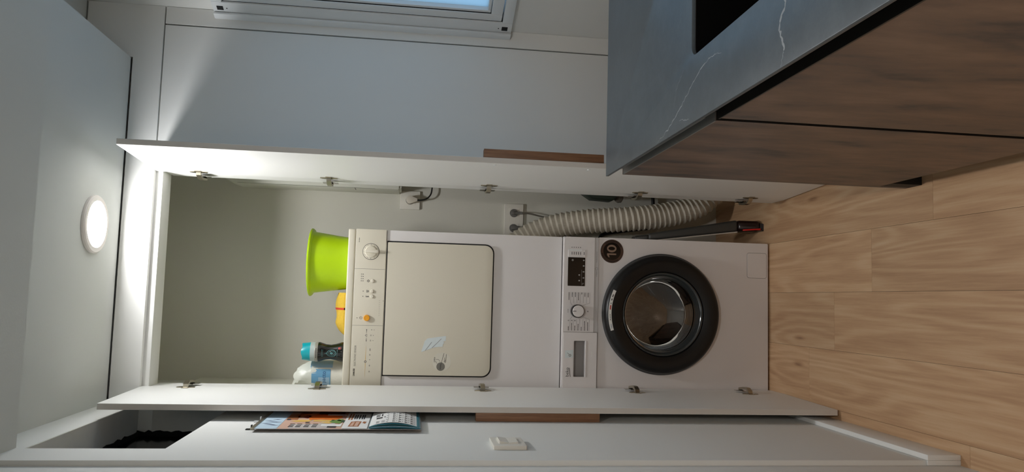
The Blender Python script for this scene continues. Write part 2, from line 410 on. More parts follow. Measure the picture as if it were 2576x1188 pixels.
# ------------------------------------------------------------------ round ceiling lamp, plus an added fill lamp of the same shape
def lamp(name, x, y, z, r, glow, label, group=None):
    o = empty(name, (x, y, z), label, 'ceiling light', group)
    fr = ((x, y, z), (1, 0, 0), (0, -1, 0))     # axis points down
    obj('trim_ring', MB().lathe([(r, 0.0005), (r, .008), (r-.004, .012), (r-.018, .012), (r-.019, .008), (r-.019, .0005)], fr, 64), 'lamp_ring', o, smooth=True)
    obj('diffuser', MB().lathe([(r-.0195, .006), (r-.0195, .0105)], fr, 64), glow, o)
lamp('ceiling_light', .547, -.362, 2.46, .093, 'lamp_glow', 'round flat ceiling light glowing white above the open closet')
lamp('ceiling_light', .62, -3.05, 2.375, .11, 'fill_glow', 'added round flat fill light on the lower bulkhead behind the viewer')  # added fill lamp, out of view, brightens the low fronts and floor

# ------------------------------------------------------------------ wardrobe around the machines
wdr = empty('wardrobe', (.65, -.1, 0), 'white built-in closet with two tall doors swung open and one shut', 'closet')
YF = -.15
fa = MB().prism([(-.044, 2.357), (1.356, 2.357), (1.356, 2.616), (1.163, 2.616), (1.163, 2.4555), (-.044, 2.4555)], ((0, YF+.019, 0), (1, 0, 0), (0, 0, 1)), .019)
obj('fascia', fa, 'white_board', wdr, bevel=.0008, seg=1)
obj('shadow_gap', MB().box((-.044, YF+.012, 2.4550), (1.158, YF+.018, 2.4600)).box((.80, YF+.012, 2.352), (1.356, YF+.018, 2.358)).box((1.2885, YF+.012, .01), (1.2935, YF+.018, 2.354)), 'gap_dark', wdr)
rl = MB().box((-.044, -.128, 2.334), (1.356, -.062, 2.36)).box((-.044, -.062, 2.340), (1.356, -.018, 2.36))
obj('top_rail', rl, 'white_board', wdr, bevel=.0008, seg=1)
obj('frame_back', MB().box((-.044, -.062, 2.36), (1.356, -.018, 2.615)), 'white_board', wdr)
obj('stile', MB().box((.7645, -.126, .001), (.80, -.022, 2.333)), 'white_board', wdr, bevel=.0008, seg=1)
obj('stile', MB().box((-.0295, -.126, .001), (.0088, -.010, 2.333)), 'white_board', wdr, bevel=.0008, seg=1)
obj('side_panel', MB().box((-.0445, -.126, .001), (-.0305, .551, 2.333)), 'closet_paint', wdr)
obj('closed_door', MB().box((.806, YF, .008), (1.2885, YF+.019, 2.353)), 'white_board', wdr, bevel=.0008, seg=1)
obj('filler_strip', MB().box((1.2930, YF, .003), (1.3555, YF+.019, 2.353)), 'white_board', wdr, bevel=.0008, seg=1)
ZT = 2.357; WL = .375
def leaf(hx, hy, ang, sgn, zs, tmax):
    """s runs from hinge edge to free edge, t outwards (away from the opening)"""
    ds = Vector((sgn*math.sin(ang), -math.cos(ang), 0)); dt = Vector((sgn*math.cos(ang), math.sin(ang), 0)); H = Vector((hx, hy, 0))
    T = lambda s, t, z: H+ds*s+dt*t+Vector((0, 0, z))
    d = obj('door', MB().box((0, 0, .008), (WL, .019, ZT)).xf(T), 'white_board', wdr, bevel=.0008, seg=1)
    obj('edge_band', MB().box((WL-.0004, .0012, .0095), (WL+.0006, .0178, ZT-.0015)).xf(T), 'board_edge', d)
    obj('handle', MB().box((.338, .0192, .826), (.366, tmax, 1.228)).xf(T), 'walnut', d, bevel=.0012, label='long walnut bar handle')
    for z in (1.19, .875):
        obj('screw_cap', MB().lathe([(.0055, 0), (.005, .0012), (.002, .0018)], (T(.352, 0, z), ds, Vector((0, 0, 1))), 16).xf(lambda x, y, z_: (x, y, z_)), 'pvc', d, smooth=True)
    for z in zs:
        h = MB()
        # winged cup flange on the leaf
        pl = [(-.029, .020), (-.031, .026), (-.029, .032), (-.012, .035), (-.010, .046), (.010, .046), (.012, .035), (.029, .032), (.031, .026), (.029, .020), (.010, .010), (-.010, .010)]
        vs = [T(p[1], -.0002, z+p[0]) for p in pl]+[T(p[1], -.0026, z+p[0]) for p in pl]; n = len(pl)
        h.add(vs, [tuple(range(n)), tuple(range(2*n-1, n-1, -1))]+[(i, (i+1) % n, n+(i+1) % n, n+i) for i in range(n)])
        # cranked arm over the leaf edge to the stile, with side cheeks
        prof = [(.030, -.003), (.026, -.012), (.008, -.021), (-.020, -.021), (-.062, -.013), (-.062, -.006), (-.018, -.012), (.006, -.013), (.020, -.007), (.022, -.003)]
        n = len(prof); vs = [T(s, t, z-.008) for s, t in prof]+[T(s, t, z+.008) for s, t in prof]
        h.add(vs, [tuple(range(n)), tuple(range(2*n-1, n-1, -1))]+[(i, (i+1) % n, n+(i+1) % n, n+i) for i in range(n)])
        hg = obj('hinge', h, 'nickel', d, label='nickel concealed hinge')
        mp = MB()
        pl = [(-.010, -.022), (.010, -.022), (.010, -.034), (.028, -.036), (.028, -.056), (.010, -.058), (.010, -.066), (-.010, -.066), (-.010, -.058), (-.028, -.056), (-.028, -.036), (-.010, -.034)]
        vs = [T(p[1], -.0030, z+p[0]) for p in pl]+[T(p[1], -.0058, z+p[0]) for p in pl]; n = len(pl)
        mp.add(vs, [tuple(range(n)), tuple(range(2*n-1, n-1, -1))]+[(i, (i+1) % n, n+(i+1) % n, n+i) for i in range(n)])
        obj('mounting_plate', mp, 'chrome', d)
        for (s_, t_, zz, r_) in ((.026, -.0026, -.021, .0036), (.026, -.0026, .021, .0036), (-.041, -.0160, 0, .0032)):
            obj('screw', MB().lathe([(r_, .0), (r_*.85, .0020)], (T(s_, t_, z+zz), -ds*sgn, Vector((0, 0, 1))), 10), 'chrome', d)
    return d
leaf(.762, -.1275, .0567, 1, (2.207, 1.757, 1.175, .597, .155), .0505)
leaf(.0108, -.1285, .0197, -1, (2.205, 1.763, 1.175, .598, .155), .0478)

# ------------------------------------------------------------------ washing machine
wm = empty('washing_machine', (.298, .28, 0), 'white front-loading washing machine with black round door under the dryer', 'washing machine')
obj('cabinet', MB().box((.0, .02, .012), (.012, .55, .853)).box((.587, .02, .012), (.599, .55, .853)).box((.012, .02, .841), (.587, .55, .853)).box((.012, .02, .012), (.587, .55, .024)).box((.012, .54, .024), (.587, .55, .841)), 'washer_white', wm)
DX, DZ, DR = .302, .460, .234
obj('front_panel', MB().prism(rrect(0, .008, .599, .716, .004, 2), front(0, .02, 0), .02, holes=[circ(DX, DZ, .215, 64)]), 'washer_white', wm)
for x in (.05, .55):
    for y in (.06, .5): obj('foot', MB().lathe([(.022, 0), (.022, .008), (.012, .0115)], ((x, y, .0), (1, 0, 0), (0, 1, 0)), 16), 'black_rubber', wm)
cp = MB().prism(rrect(.004, .7335, .597, .8555, (.002, .002, .010, .010), 5), front(0, .02, 0), .026, holes=[rrect(.0505, .7645, .1900, .8095, .003, 2)])
cpo = obj('control_panel', cp, 'washer_white', wm)
obj('panel_rim', MB().prism(rrect(.0045, .8525, .5965, .8575, .002, 2), front(0, .018, 0), .018), 'washer_white', wm, bevel=.0015)
obj('lower_strip', MB().prism(rrect(.004, .717, .597, .733, .001, 2), front(0, .02, 0), .0245), 'washer_strip', wm)
# detergent drawer
dr = MB()
dr.add(*[(lambda k: (k.v, k.f))(MB().prism(rrect(.0065, .7185, .2225, .8530, .004, 3), front(0, -.0061, 0), .0016, holes=[rrect(.0505, .7600, .1900, .8120, .004, 3)]))][0])
dro = obj('detergent_drawer', dr, 'washer_white', wm, bevel=.0006, seg=1)
obj('drawer_recess', MB().box((.0505, .0195, .7645), (.19, .0198, .8095)).box((.0505, -.004, .8085), (.19, .0198, .8095)).box((.0505, -.004, .7645), (.0513, .0198, .8095)).box((.1892, -.004, .7645), (.19, .0198, .8095)), 'recess_grey', dro)
obj('drawer_lip', MB().prism(rrect(.0495, .7590, .1915, .7655, .002, 2), front(0, .004, 0), .0135), 'washer_white', dro, bevel=.001)
gl = MB()
for a, b in (((.2235, -.0078, .718), (.2243, -.0060, .853)), ((.0065, -.0078, .7170), (.2243, -.0060, .7178))): gl.box(a, b)
obj('drawer_outline', gl, 'print_grey', dro, kind='stuff')
# display window with its marks
ds_ = obj('display', MB().prism(rrect(.4035, .7715, .5160, .8400, .0015, 2), front(0, -.0060, 0), .0012), 'black_gloss', wm)
ic = MB(); fy = -.0073
ic.prism(circ(.505, .822, .0036, 14), front(0, fy, 0), .0003, holes=[circ(.505, .822, .0022, 14)])
for x, z in ((.505, .778), (.483, .778), (.460, .778), (.436, .778), (.447, .795), (.425, .795)): 
    ic.prism(circ(x, z, .0026, 10), front(0, fy, 0), .0003, holes=[circ(x, z, .0012, 10)]); ic.prism(rrect(x-.0022, z-.0034, x+.0022, z-.0026, 0), front(0, fy, 0), .0003)
ic.text('°C', front(.4125, fy, .779), .008)
ic.prism([(.406, .7850), (.468, .7850), (.468, .7854), (.406, .7854)], front(0, fy, 0), .0003)
obj('icons', ic, 'print_white', ds_, kind='stuff')
bt = obj('button_row', MB().prism(rrect(.5175, .7715, .5470, .8400, .002, 2), front(0, -.0060, 0), .0022), 'washer_white', wm, bevel=.0006, seg=1)
obj('bright_bar', MB().prism(rrect(.5425, .7850, .5472, .8400, .001, 2), front(0, -.0082, 0), .0006), 'pvc', bt)
ic = MB()
for k in range(5): ic.prism(rrect(.5265, .8255-k*.0085-.0011, .5375, .8255-k*.0085+.0011, 0), front(0, -.0083, 0), .0003)
ic.prism([(.5285, .7745), (.5285, .7795), (.5325, .777)], front(0, -.0083, 0), .0003); ic.prism([(.5365, .7745), (.5365, .7795), (.5325, .777)], front(0, -.0083, 0), .0003)
for k in range(5): ic.prism(circ(.5555, .8255-k*.0085, .0017, 8), front(0, -.0061, 0), .0003)
obj('button_marks', ic, 'print_dark', bt, kind='stuff')
# programme knob
kn = obj('programme_knob', MB().lathe([(.0262, 0), (.0262, .018), (.0245, .0225), (.0, .0232)], front(.3055, -.0061, .8005), 48, True, False), 'black_gloss', wm, smooth=True)
obj('knob_cap', MB().lathe([(.0226, .0), (.0226, .0245), (.0212, .0258), (.012, .0262), (.0, .0262)], front(.3055, -.0061, .8005), 48, True, False), 'washer_white', kn, smooth=True)
obj('pointer', MB().box((.3045, -.0326, .8085), (.3065, -.0319, .8225)), 'black_satin', kn)
# programme chart: legend lines and words
pg = MB(); fy = -.0061
zs = [.8335-.0128*k for k in range(7)]
for k, z in enumerate(zs):
    zl = z-.0062 if k < 7 else z
    pg.prism(rrect(.3375, zl-.00035, .3790, zl+.00035, 0), front(0, fy, 0), .0002)
    pg.prism(rrect(.2290, zl-.00035, .2740, zl+.00035, 0), front(0, fy, 0), .0002)
for (x0, z0, x1, z1) in ((.3375, .8273, .3270, .8190), (.2740, .8273, .2840, .8190), (.3375, .7505, .3290, .7770), (.2740, .7505, .2830, .7770)):
    v = Vector((x1-x0, z1-z0)); w = Vector((-v.y, v.x)).normalized()*.00035
    pg.prism([(x0-w.x, z0-w.y), (x1-w.x, z1-w.y), (x1+w.x, z1+w.y), (x0+w.x, z0+w.y)], front(0, fy, 0), .0002)
obj('legend_lines', pg, 'print_grey', wm, kind='stuff')
pw = MB()
for k, z in enumerate(zs):
    wlen = (.030, .018, .018, .030, .007, .016, .018)[k]; x = .3785-wlen
    while x < .378: 
        w = R.uniform(.0016, .0034); pw.prism(rrect(x, z-.0013, min(x+w, .3785), z+.0013, 0), front(0, fy, 0), .0002); x += w+.0006
    wlen = (.014, .030, .018, .025, .014, .036, .034)[k]; x = .2295
    while x < .2295+wlen:
        w = R.uniform(.0016, .0034); pw.prism(rrect(x, z-.0013, x+w, z+.0013, 0), front(0, fy, 0), .0002); x += w+.0006
for x, z in ((.2685, .8335), (.2685, .8207), (.2685, .8079), (.305, .7570)): pw.prism(circ(x, z, .0026, 10), front(0, fy, 0), .0002, holes=[circ(x, z, .0015, 10)])
pw.text('On/Off', front(.3055, fy, .8360), .0050)
obj('legend_words', pw, 'print_dark', wm, kind='stuff')
lo = MB(); lo.text('beko', front(.0505, fy-.0018, .8345), .0178, 'LEFT')
v0 = Vector((.0505, .8225)); v1 = Vector((.0850, .8268)); lo.prism([(.0505, .8215), (.0850, .8262), (.0850, .8282), (.0505, .8235)], front(0, fy-.0018, 0), .0003)
obj('lettering', lo, 'print_dark', wm, kind='stuff')
l2 = MB(); fy2 = -.0046
l2.text('STEAM', front(.4530, fy2, .7240), .0068); l2.text('ProSmartInverter', front(.5210, fy2, .7245), .0062)
l2.prism(circ(.4735, .7248, .0058, 20), front(0, fy2, 0), .0003, holes=[circ(.4735, .7248, .0049, 20)])
l2.text('10 kg | 1400rpm', front(.0640, fy2, .7245), .0056)
obj('strip_lettering', l2, 'print_grey', wm, kind='stuff')
obj('indicator_light', MB().prism(rrect(.1290, .7375, .1500, .7400, .001, 2), front(0, -.0078, 0), .0004), 'label_white', wm)
tp = MB(); tp.prism([(.1225, .8445), (.1520, .8448), (.1535, .8195), (.1245, .8190)], front(0, -.0079, 0), .0003); tp.prism([(.1240, .8185), (.1540, .8190), (.1552, .8125), (.1255, .8125)], front(0, -.0079, 0), .0003)
tpo = obj('tape_scrap', tp, 'tape_blue', wm, label='pale blue tape scrap')
sk = MB(); sk.prism(circ(.1335, .8255, .0050, 16), front(0, -.0083, 0), .0002, holes=[circ(.1335, .8255, .0030, 16)]); sk.prism([(.1370, .8300), (.1392, .8300), (.1440, .8355), (.1425, .8362)], front(0, -.0083, 0), .0002)
obj('scribble', sk, 'print_grey', tpo, kind='stuff')
# round sticker 10
bd = obj('round_sticker', MB().lathe([(.0466, .0), (.0466, .0008)], front(.5455, -.0001, .662), 48), 'black_gloss', wm)
rg = MB(); rg.prism(circ(.5455, .662, .0452, 48), front(0, -.0010, 0), .0003, holes=[circ(.5455, .662, .0355, 48)])
obj('sticker_ring', rg, 'bronze', bd)
t10 = MB()
t10.prism([(.5295, .6820), (.5370, .6820), (.5370, .6450), (.5310, .6450), (.5310, .6745), (.5215, .6715), (.5215, .6760)], front(0, -.0010, 0), .0004)
def ell(cx, cz, a, b, n=32): return [(cx+a*math.cos(2*math.pi*k/n), cz+b*math.sin(2*math.pi*k/n)) for k in range(n)]
t10.prism(ell(.5565, .6635, .0150, .0192), front(0, -.0010, 0), .0004, holes=[ell(.5565, .6635, .0072, .0135)])
obj('sticker_number', t10, 'bronze_light', bd)
rt_ = MB()
for a in list(range(105, 215, 9))+list(range(-60, 40, 9)):
    p = (.5455+.0404*math.cos(math.radians(a)), .662+.0404*math.sin(math.radians(a))); t = math.radians(a)
    q = [(p[0]+dx*math.cos(t)-dz*math.sin(t), p[1]+dx*math.sin(t)+dz*math.cos(t)) for dx, dz in ((-.0022, -.0022), (.0022, -.0022), (.0022, .0022), (-.0022, .0022))]
    rt_.prism(q, front(0, -.0014, 0), .0003)
obj('sticker_ring_letters', rt_, 'black_satin', bd, kind='stuff')
# pump filter flap
obj('filter_flap', MB().prism(rrect(.4580, .0150, .5590, .0965, .008, 4), front(0, -.0002, 0), .0015), 'washer_white', wm, bevel=.0006, seg=1)
obj('filter_outline', MB().prism(rrect(.4568, .0138, .5602, .0977, .009, 4), front(0, -.0001, 0), .0004), 'print_grey', wm)
# porthole door
do = obj('door_ring', MB().lathe([(.2330, .0), (.2350, .006), (.2345, .022), (.2300, .0330), (.2215, .0400), (.2080, .0430), (.1850, .0405), (.1680, .0350), (.1640, .0280), (.1640, .0020)], front(DX, -.0002, DZ), 96, False, False), 'black_satin', wm, smooth=True)
obj('door_bezel', MB().lathe([(.2395, .0002), (.2400, .008), (.2370, .013), (.2345, .014)], front(DX, -.0002, DZ), 96, False, False), 'grey_rubber', do, smooth=True)
obj('glass_rim', MB().lathe([(.1638, .0290), (.1630, .0335), (.1600, .0345), (.1540, .0300), (.1500, .0180), (.1440, .0020)], front(DX, 0, DZ), 96, False, False), 'rim_glass', do, smooth=True)
obj('glass_bowl', MB().lathe([(.1605, .0300), (.1560, .0200), (.1480, -.010), (.1400, -.045), (.1250, -.070), (.0900, -.083), (.0400, -.088), (.0, -.089)], front(DX, 0, DZ), 64, False, False), 'drum_glass', do, smooth=True)
obj('gasket', MB().lathe([(.2140, -.021), (.190, -.030), (.172, -.026), (.168, -.05), (.182, -.075), (.205, -.085), (.214, -.09)], front(DX, 0, DZ), 64, False, False), 'grey_rubber', wm, smooth=True)
dm = obj('drum', MB().lathe([(.214, -.088), (.232, -.12), (.232, -.42), (.21, -.46), (.0, -.462)], front(DX, 0, DZ), 64, False, False), 'drum_steel', wm, smooth=True)
hm = MB()
for ring in range(9):
    for k in range(46):
        t = 2*math.pi*(k+.5*(ring % 2))/46; y = .15+ring*.03
        p = Vector((DX+.2315*math.cos(t), y, DZ+.2315*math.sin(t))); n = Vector((-math.cos(t), 0, -math.sin(t))); a = Vector((0, 1, 0))
        hm.lathe([(.0028, .0), (.0022, .0006)], (p, a.cross(n), a), 6, False, True)
for rr in (.06, .10, .14, .18):
    for k in range(int(rr*260)):
        t = 2*math.pi*k/int(rr*260); hm.lathe([(.0028, .0), (.0022, .0006)], front(DX+rr*math.cos(t), .4605, DZ+rr*math.sin(t)), 6, False, True)
obj('drum_holes', hm, 'black_satin', dm, kind='stuff')
for a in (75, 195, 315):
    t = math.radians(a); c = Vector((math.cos(t), 0, math.sin(t))); e = Vector((-math.sin(t), 0, math.cos(t)))
    pts = [(-.045, .230), (-.020, .185), (.0, .175), (.020, .185), (.045, .230)]
    O = Vector((DX, .13, DZ)); mb = MB()
    vs = [O+e*p[0]+c*p[1] for p in pts]+[O+e*p[0]+c*p[1]+Vector((0, .30, 0)) for p in pts]; n = len(pts)
    mb.add(vs, [tuple(range(n)), tuple(range(2*n-1, n-1, -1))]+[(i, i+1, n+i+1, n+i) for i in range(n-1)])
    obj('drum_paddle', mb, 'drum_steel', dm, smooth=True)
stk = obj('door_sticker', MB().prism(arcband(DX, DZ, .2115, .2235, 66, 108, 20), front(0, -.0412, 0), .0026), 'label_white', do, label='curved white door sticker')
sb = MB()
for a, w in ((72, 3.), (76, 2), (80, .8)): sb.prism(arcband(DX, DZ, .2155, .2190, a-w/2, a+w/2, 4), front(0, -.0440, 0), .0003)
for a in (92, 94.2, 96.6): sb.prism(arcband(DX, DZ, .2160, .2180, a-.9, a+.9, 4), front(0, -.0440, 0), .0003)
obj('sticker_words', sb, 'print_dark', stk, kind='stuff')
obj('sticker_red', MB().prism(arcband(DX, DZ, .2150, .2195, 82.0, 86.5, 5), front(0, -.0440, 0), .0003), 'print_red', stk)
ang = math.radians(103.5); ca = Vector((math.sin(ang), 0, -math.cos(ang)))
sbl = MB().text('beko', ((DX+.2174*math.cos(ang), -.0440, DZ+.2174*math.sin(ang)), ca, Vector((math.cos(ang), 0, math.sin(ang)))), .0085)
obj('sticker_name', sbl, 'print_blue', stk)

# ------------------------------------------------------------------ tumble dryer on top
dy = empty('tumble_dryer', (.298, .28, .8575), 'old cream and white tumble dryer stacked on the washing machine', 'dryer')
DF = .0255
obj('cabinet', MB().box((.002, DF+.006, .859), (.597, .415, 1.672)), 'dryer_white', dy, bevel=.004)
obj('front_panel', MB().prism(rrect(.002, .859, .597, 1.546, .004, 2), front(0, DF+.006, 0), .006, holes=[rrect(.0395, 1.1290, .5565, 1.5465, (.035, .035, .001, .001), 6)]), 'dryer_white', dy)
obj('recess', MB().box((.03, DF+.004, 1.12), (.565, DF+.0059, 1.5465)), 'gap_dark', dy)
obj('top_cap', MB().box((.000, DF-.004, 1.6665), (.598, .42, 1.693)), 'dryer_cream', dy, bevel=.005, seg=3)
cpn = obj('control_panel', MB().prism(rrect(.0, 1.5485, .598, 1.6645, .003, 2), front(0, DF+.02, 0), .026), 'dryer_cream', dy, bevel=.002)
py = DF-.006
obj('panel_seam', MB().box((.4446, py-.0002, 1.549), (.4456, py+.001, 1.6645)).box((.2296, py-.0002, 1.549), (.2306, py+.001, 1.6645)), 'sticker_grey', cpn, kind='stuff')
dd = obj('door', MB().prism(rrect(.0455, 1.1350, .5505, 1.5420, (.032, .032, .003, .003), 6), front(0, DF+.004, 0), .016), 'dryer_cream', dy, bevel=.005, seg=3)
# timer dial
dc = (.5120, 1.6055)
dl = obj('timer_dial', MB().lathe([(.0300, 0), (.0300, .0012), (.0290, .0016), (.024, .0016), (.020, .006), (.0, .008)], front(dc[0], py, dc[1]), 48, True, False), 'dryer_cream', dy, smooth=True)
obj('dial_circle', MB().prism(circ(*dc, .0318, 48), front(0, py-.0001, 0), .0003, holes=[circ(*dc, .0304, 48)]), 'print_dark', dl)
obj('dial_grip', MB().prism([(dc[0]-.0042, dc[1]+.022), (dc[0]+.0042, dc[1]+.022), (dc[0]+.0066, dc[1]-.027), (dc[0], dc[1]-.031), (dc[0]-.0066, dc[1]-.027)], front(0, py-.002, 0), .022), 'button_cream', dl, bevel=.0025, seg=3)
dn = MB()
for k in range(12):
    a = math.radians(90-k*30)
    p = front(dc[0]+.0262*math.cos(a), py-.0017, dc[1]+.0262*math.sin(a))
    if k in (0, 3, 6, 9): dn.text(('0', '10', '20', '60')[k//3], p, .0052)
    else: dn.prism(circ(dc[0]+.0262*math.cos(a), dc[1]+.0262*math.sin(a), .0011, 8), front(0, py-.0017, 0), .0003)
obj('dial_numbers', dn, 'print_dark', dl, kind='stuff')
for x, z in ((.3995, 1.5955), (.3603, 1.5955), (.3407, 1.5950)):
    obj('push_button', MB().lathe([(.0068, 0), (.0068, .003), (.0055, .0048), (.0, .0055)], front(x, py, z), 24, True, False), 'button_cream', dy, smooth=True)
ob_ = obj('start_button', MB().lathe([(.0118, 0), (.0118, .007), (.0105, .0095), (.0080, .0098), (.0076, .0088), (.0, .0092)], front(.2585, py, 1.6110), 32, True, False), 'orange', dy, smooth=True, label='orange start button')
sy = MB(); fp = lambda: front(0, py-.0001, 0)
for x, z, r in ((.2585, 1.6330, .0052),): sy.prism(circ(x, z, r, 24), fp(), .0003, holes=[circ(x, z, r-.0009, 24)]); sy.prism(rrect(x-.0004, z-.003, x+.0004, z+.003, 0), fp(), .0003)
sy.prism([(.3992, 1.6165), (.4048, 1.6105), (.3992, 1.6045), (.3936, 1.6105)], fp(), .0003, holes=[[(.3992, 1.6148), (.4032, 1.6105), (.3992, 1.6062), (.3952, 1.6105)]])
sy.prism(circ(.3992, 1.6105, .0016, 10), fp(), .0003, holes=[circ(.3992, 1.6105, .0009, 10)])
sy.prism([(.3555, 1.6162), (.3645, 1.6162), (.3630, 1.6068), (.3570, 1.6068)], fp(), .0003, holes=[[(.3567, 1.6152), (.3633, 1.6152), (.3621, 1.6078), (.3579, 1.6078)]]); sy.prism(circ(.36, 1.6115, .0016, 10), fp(), .0003)
sy.prism(rrect(.3380, 1.6060, .3402, 1.6185, 0), fp(), .0003); sy.prism(rrect(.3414, 1.6060, .3426, 1.6130, 0), fp(), .0003); sy.prism(circ(.3430, 1.6170, .0012, 8), fp(), .0003)
for x, z in ((.4245, 1.6308), (.4160, 1.6308), (.4075, 1.6308), (.3990, 1.6308), (.3597, 1.6285), (.3400, 1.6290), (.2580, 1.6470)): sy.prism(circ(x, z, .0016, 10), fp(), .0003)
for x in (.4245, .4160, .4075, .3990): sy.prism(circ(x, 1.6372, .0021, 10), fp(), .0003, holes=[circ(x, 1.6372, .0013, 10)])
for x0, x1, za, zb in ((.1980, .2160, 0, .0012), (.1700, .1860, .0012, 0)): sy.prism([(x0, 1.6092-za), (x1, 1.6092-zb), (x1, 1.6092+zb), (x0, 1.6092+za)], fp(), .0003)
sy.prism([(.1880, 1.6068), (.1970, 1.6068), (.1950, 1.6128), (.1925, 1.6140), (.1900, 1.6128)], fp(), .0003, holes=[[(.1892, 1.6076), (.1958, 1.6076), (.1942, 1.6122), (.1908, 1.6122)]])
sy.prism(circ(.0937, 1.6090, .0042, 16), fp(), .0003, holes=[circ(.0937, 1.6090, .0026, 16)])
for x, z, k in ((.2139, 1.5903, 1), (.1928, 1.5924, 2), (.1733, 1.5931, 2)): 
    sy.prism(rrect(x-.0012*k, z-.0018, x+.0012*k, z+.0018, 0), fp(), .0003, holes=[rrect(x-.0012*k+.0006, z-.0012, x+.0012*k-.0006, z+.0012, 0)]); sy.prism(circ(x, z-.0092, .0012, 8), fp(), .0003)
for x, t in ((.0567, '00'), (.0791, '00'), (.1015, '0'), (.1195, '00'), (.1389, '000')): sy.text(t, front(x, py-.0001, 1.5930), .0060)
for k in range(9): sy.prism(circ(.2680+k*.0072, 1.5655, .0009, 8), fp(), .0003)
sy.prism(circ(.3245, 1.5515, .0013, 8), fp(), .0003)
obj('symbols', sy, 'print_dark', cpn, kind='stuff')
obj('slider_line', MB().prism([(.0360, 1.6089), (.0885, 1.6082), (.0885, 1.6098), (.0360, 1.6091)], fp(), .0003).prism([(.0990, 1.6082), (.1520, 1.6089), (.1520, 1.6091), (.0990, 1.6098)], fp(), .0003), 'paper_yellow', cpn, kind='stuff')
zl = MB().text('ZANUSSI', front(.0390, py-.0001, 1.6500), .0088, 'LEFT', sx=.80)
for dx in (.0003, -.0003): zl.text('ZANUSSI', front(.0390+dx, py-.0001, 1.6500), .0088, 'LEFT', sx=.80)
obj('lettering', zl, 'print_dark', cpn, kind='stuff')
obj('line_lettering', MB().text('ELECTRONIC SENSOR', front(.0770, py-.0001, 1.6480), .0098, 'LEFT', sx=.80), 'sticker_grey', cpn, kind='stuff')
obj('model_mark', MB().prism(rrect(.5470, 1.6503, .5510, 1.6525, 0), fp(), .0003).prism(rrect(.5530, 1.6506, .5640, 1.6522, 0), fp(), .0003), 'sticker_grey', cpn, kind='stuff')
dyf = DF-.0120
tpo = obj('paper_scrap', MB().prism([(.1340, 1.4005), (.1760, 1.3880), (.1860, 1.3780), (.1970, 1.3080), (.1780, 1.3080), (.1760, 1.3170), (.1690, 1.3130), (.1665, 1.3180), (.1560, 1.3190), (.1530, 1.3500)], front(0, dyf-.0002, 0), .0004), 'tape_blue', dy, label='torn pale blue tape')
fo = MB()
for (x0, z0, x1, z1) in ((.140, 1.385, .172, 1.362), (.150, 1.360, .186, 1.325)):
    v = Vector((x1-x0, z1-z0)); w = Vector((-v.y, v.x)).normalized()*.0006; fo.prism([(x0-w.x, z0-w.y), (x1-w.x, z1-w.y), (x1+w.x, z1+w.y), (x0+w.x, z0+w.y)], front(0, dyf-.0007, 0), .0003)
obj('crease', fo, 'print_grey', tpo, kind='stuff')
st = obj('push_sticker', MB().lathe([(.0355, 0), (.0355, .0003)], front(.0985, dyf-.0001, 1.3205), 40), 'sticker_clear', dy)
obj('push_disc', MB().lathe([(.0160, 0), (.0160, .0003)], front(.0800, dyf-.0005, 1.3245), 32), 'sticker_grey', st)
dk = MB(); fs = lambda: front(0, dyf-.0005, 0)
dk.text('PUSH', front(.0800, dyf-.0009, 1.3245), .0075); dk.text('OPEN', front(.1060, dyf-.0005, 1.3480), .0075)
def ln(mb, pts, w=.0005):
    for (x0, z0), (x1, z1) in zip(pts[:-1], pts[1:]):
        v = Vector((x1-x0, z1-z0)); q = Vector((-v.y, v.x)).normalized()*w; mb.prism([(x0-q.x, z0-q.y), (x1-q.x, z1-q.y), (x1+q.x, z1+q.y), (x0+q.x, z0+q.y)], fs(), .0003)
ln(dk, [(.1310, 1.3130), (.0960, 1.3220), (.0880, 1.3235), (.0880, 1.3210)]); ln(dk, [(.1275, 1.3045), (.0980, 1.3050), (.0955, 1.3070), (.0975, 1.3095), (.1150, 1.3100)]); ln(dk, [(.1070, 1.3430), (.1070, 1.3330), (.0985, 1.3270)]); ln(dk, [(.1000, 1.3440), (.0910, 1.3380)]); ln(dk, [(.1010, 1.3130), (.0985, 1.3100), (.1050, 1.3075)])
obj('push_drawing', dk, 'print_dark', st, kind='stuff')

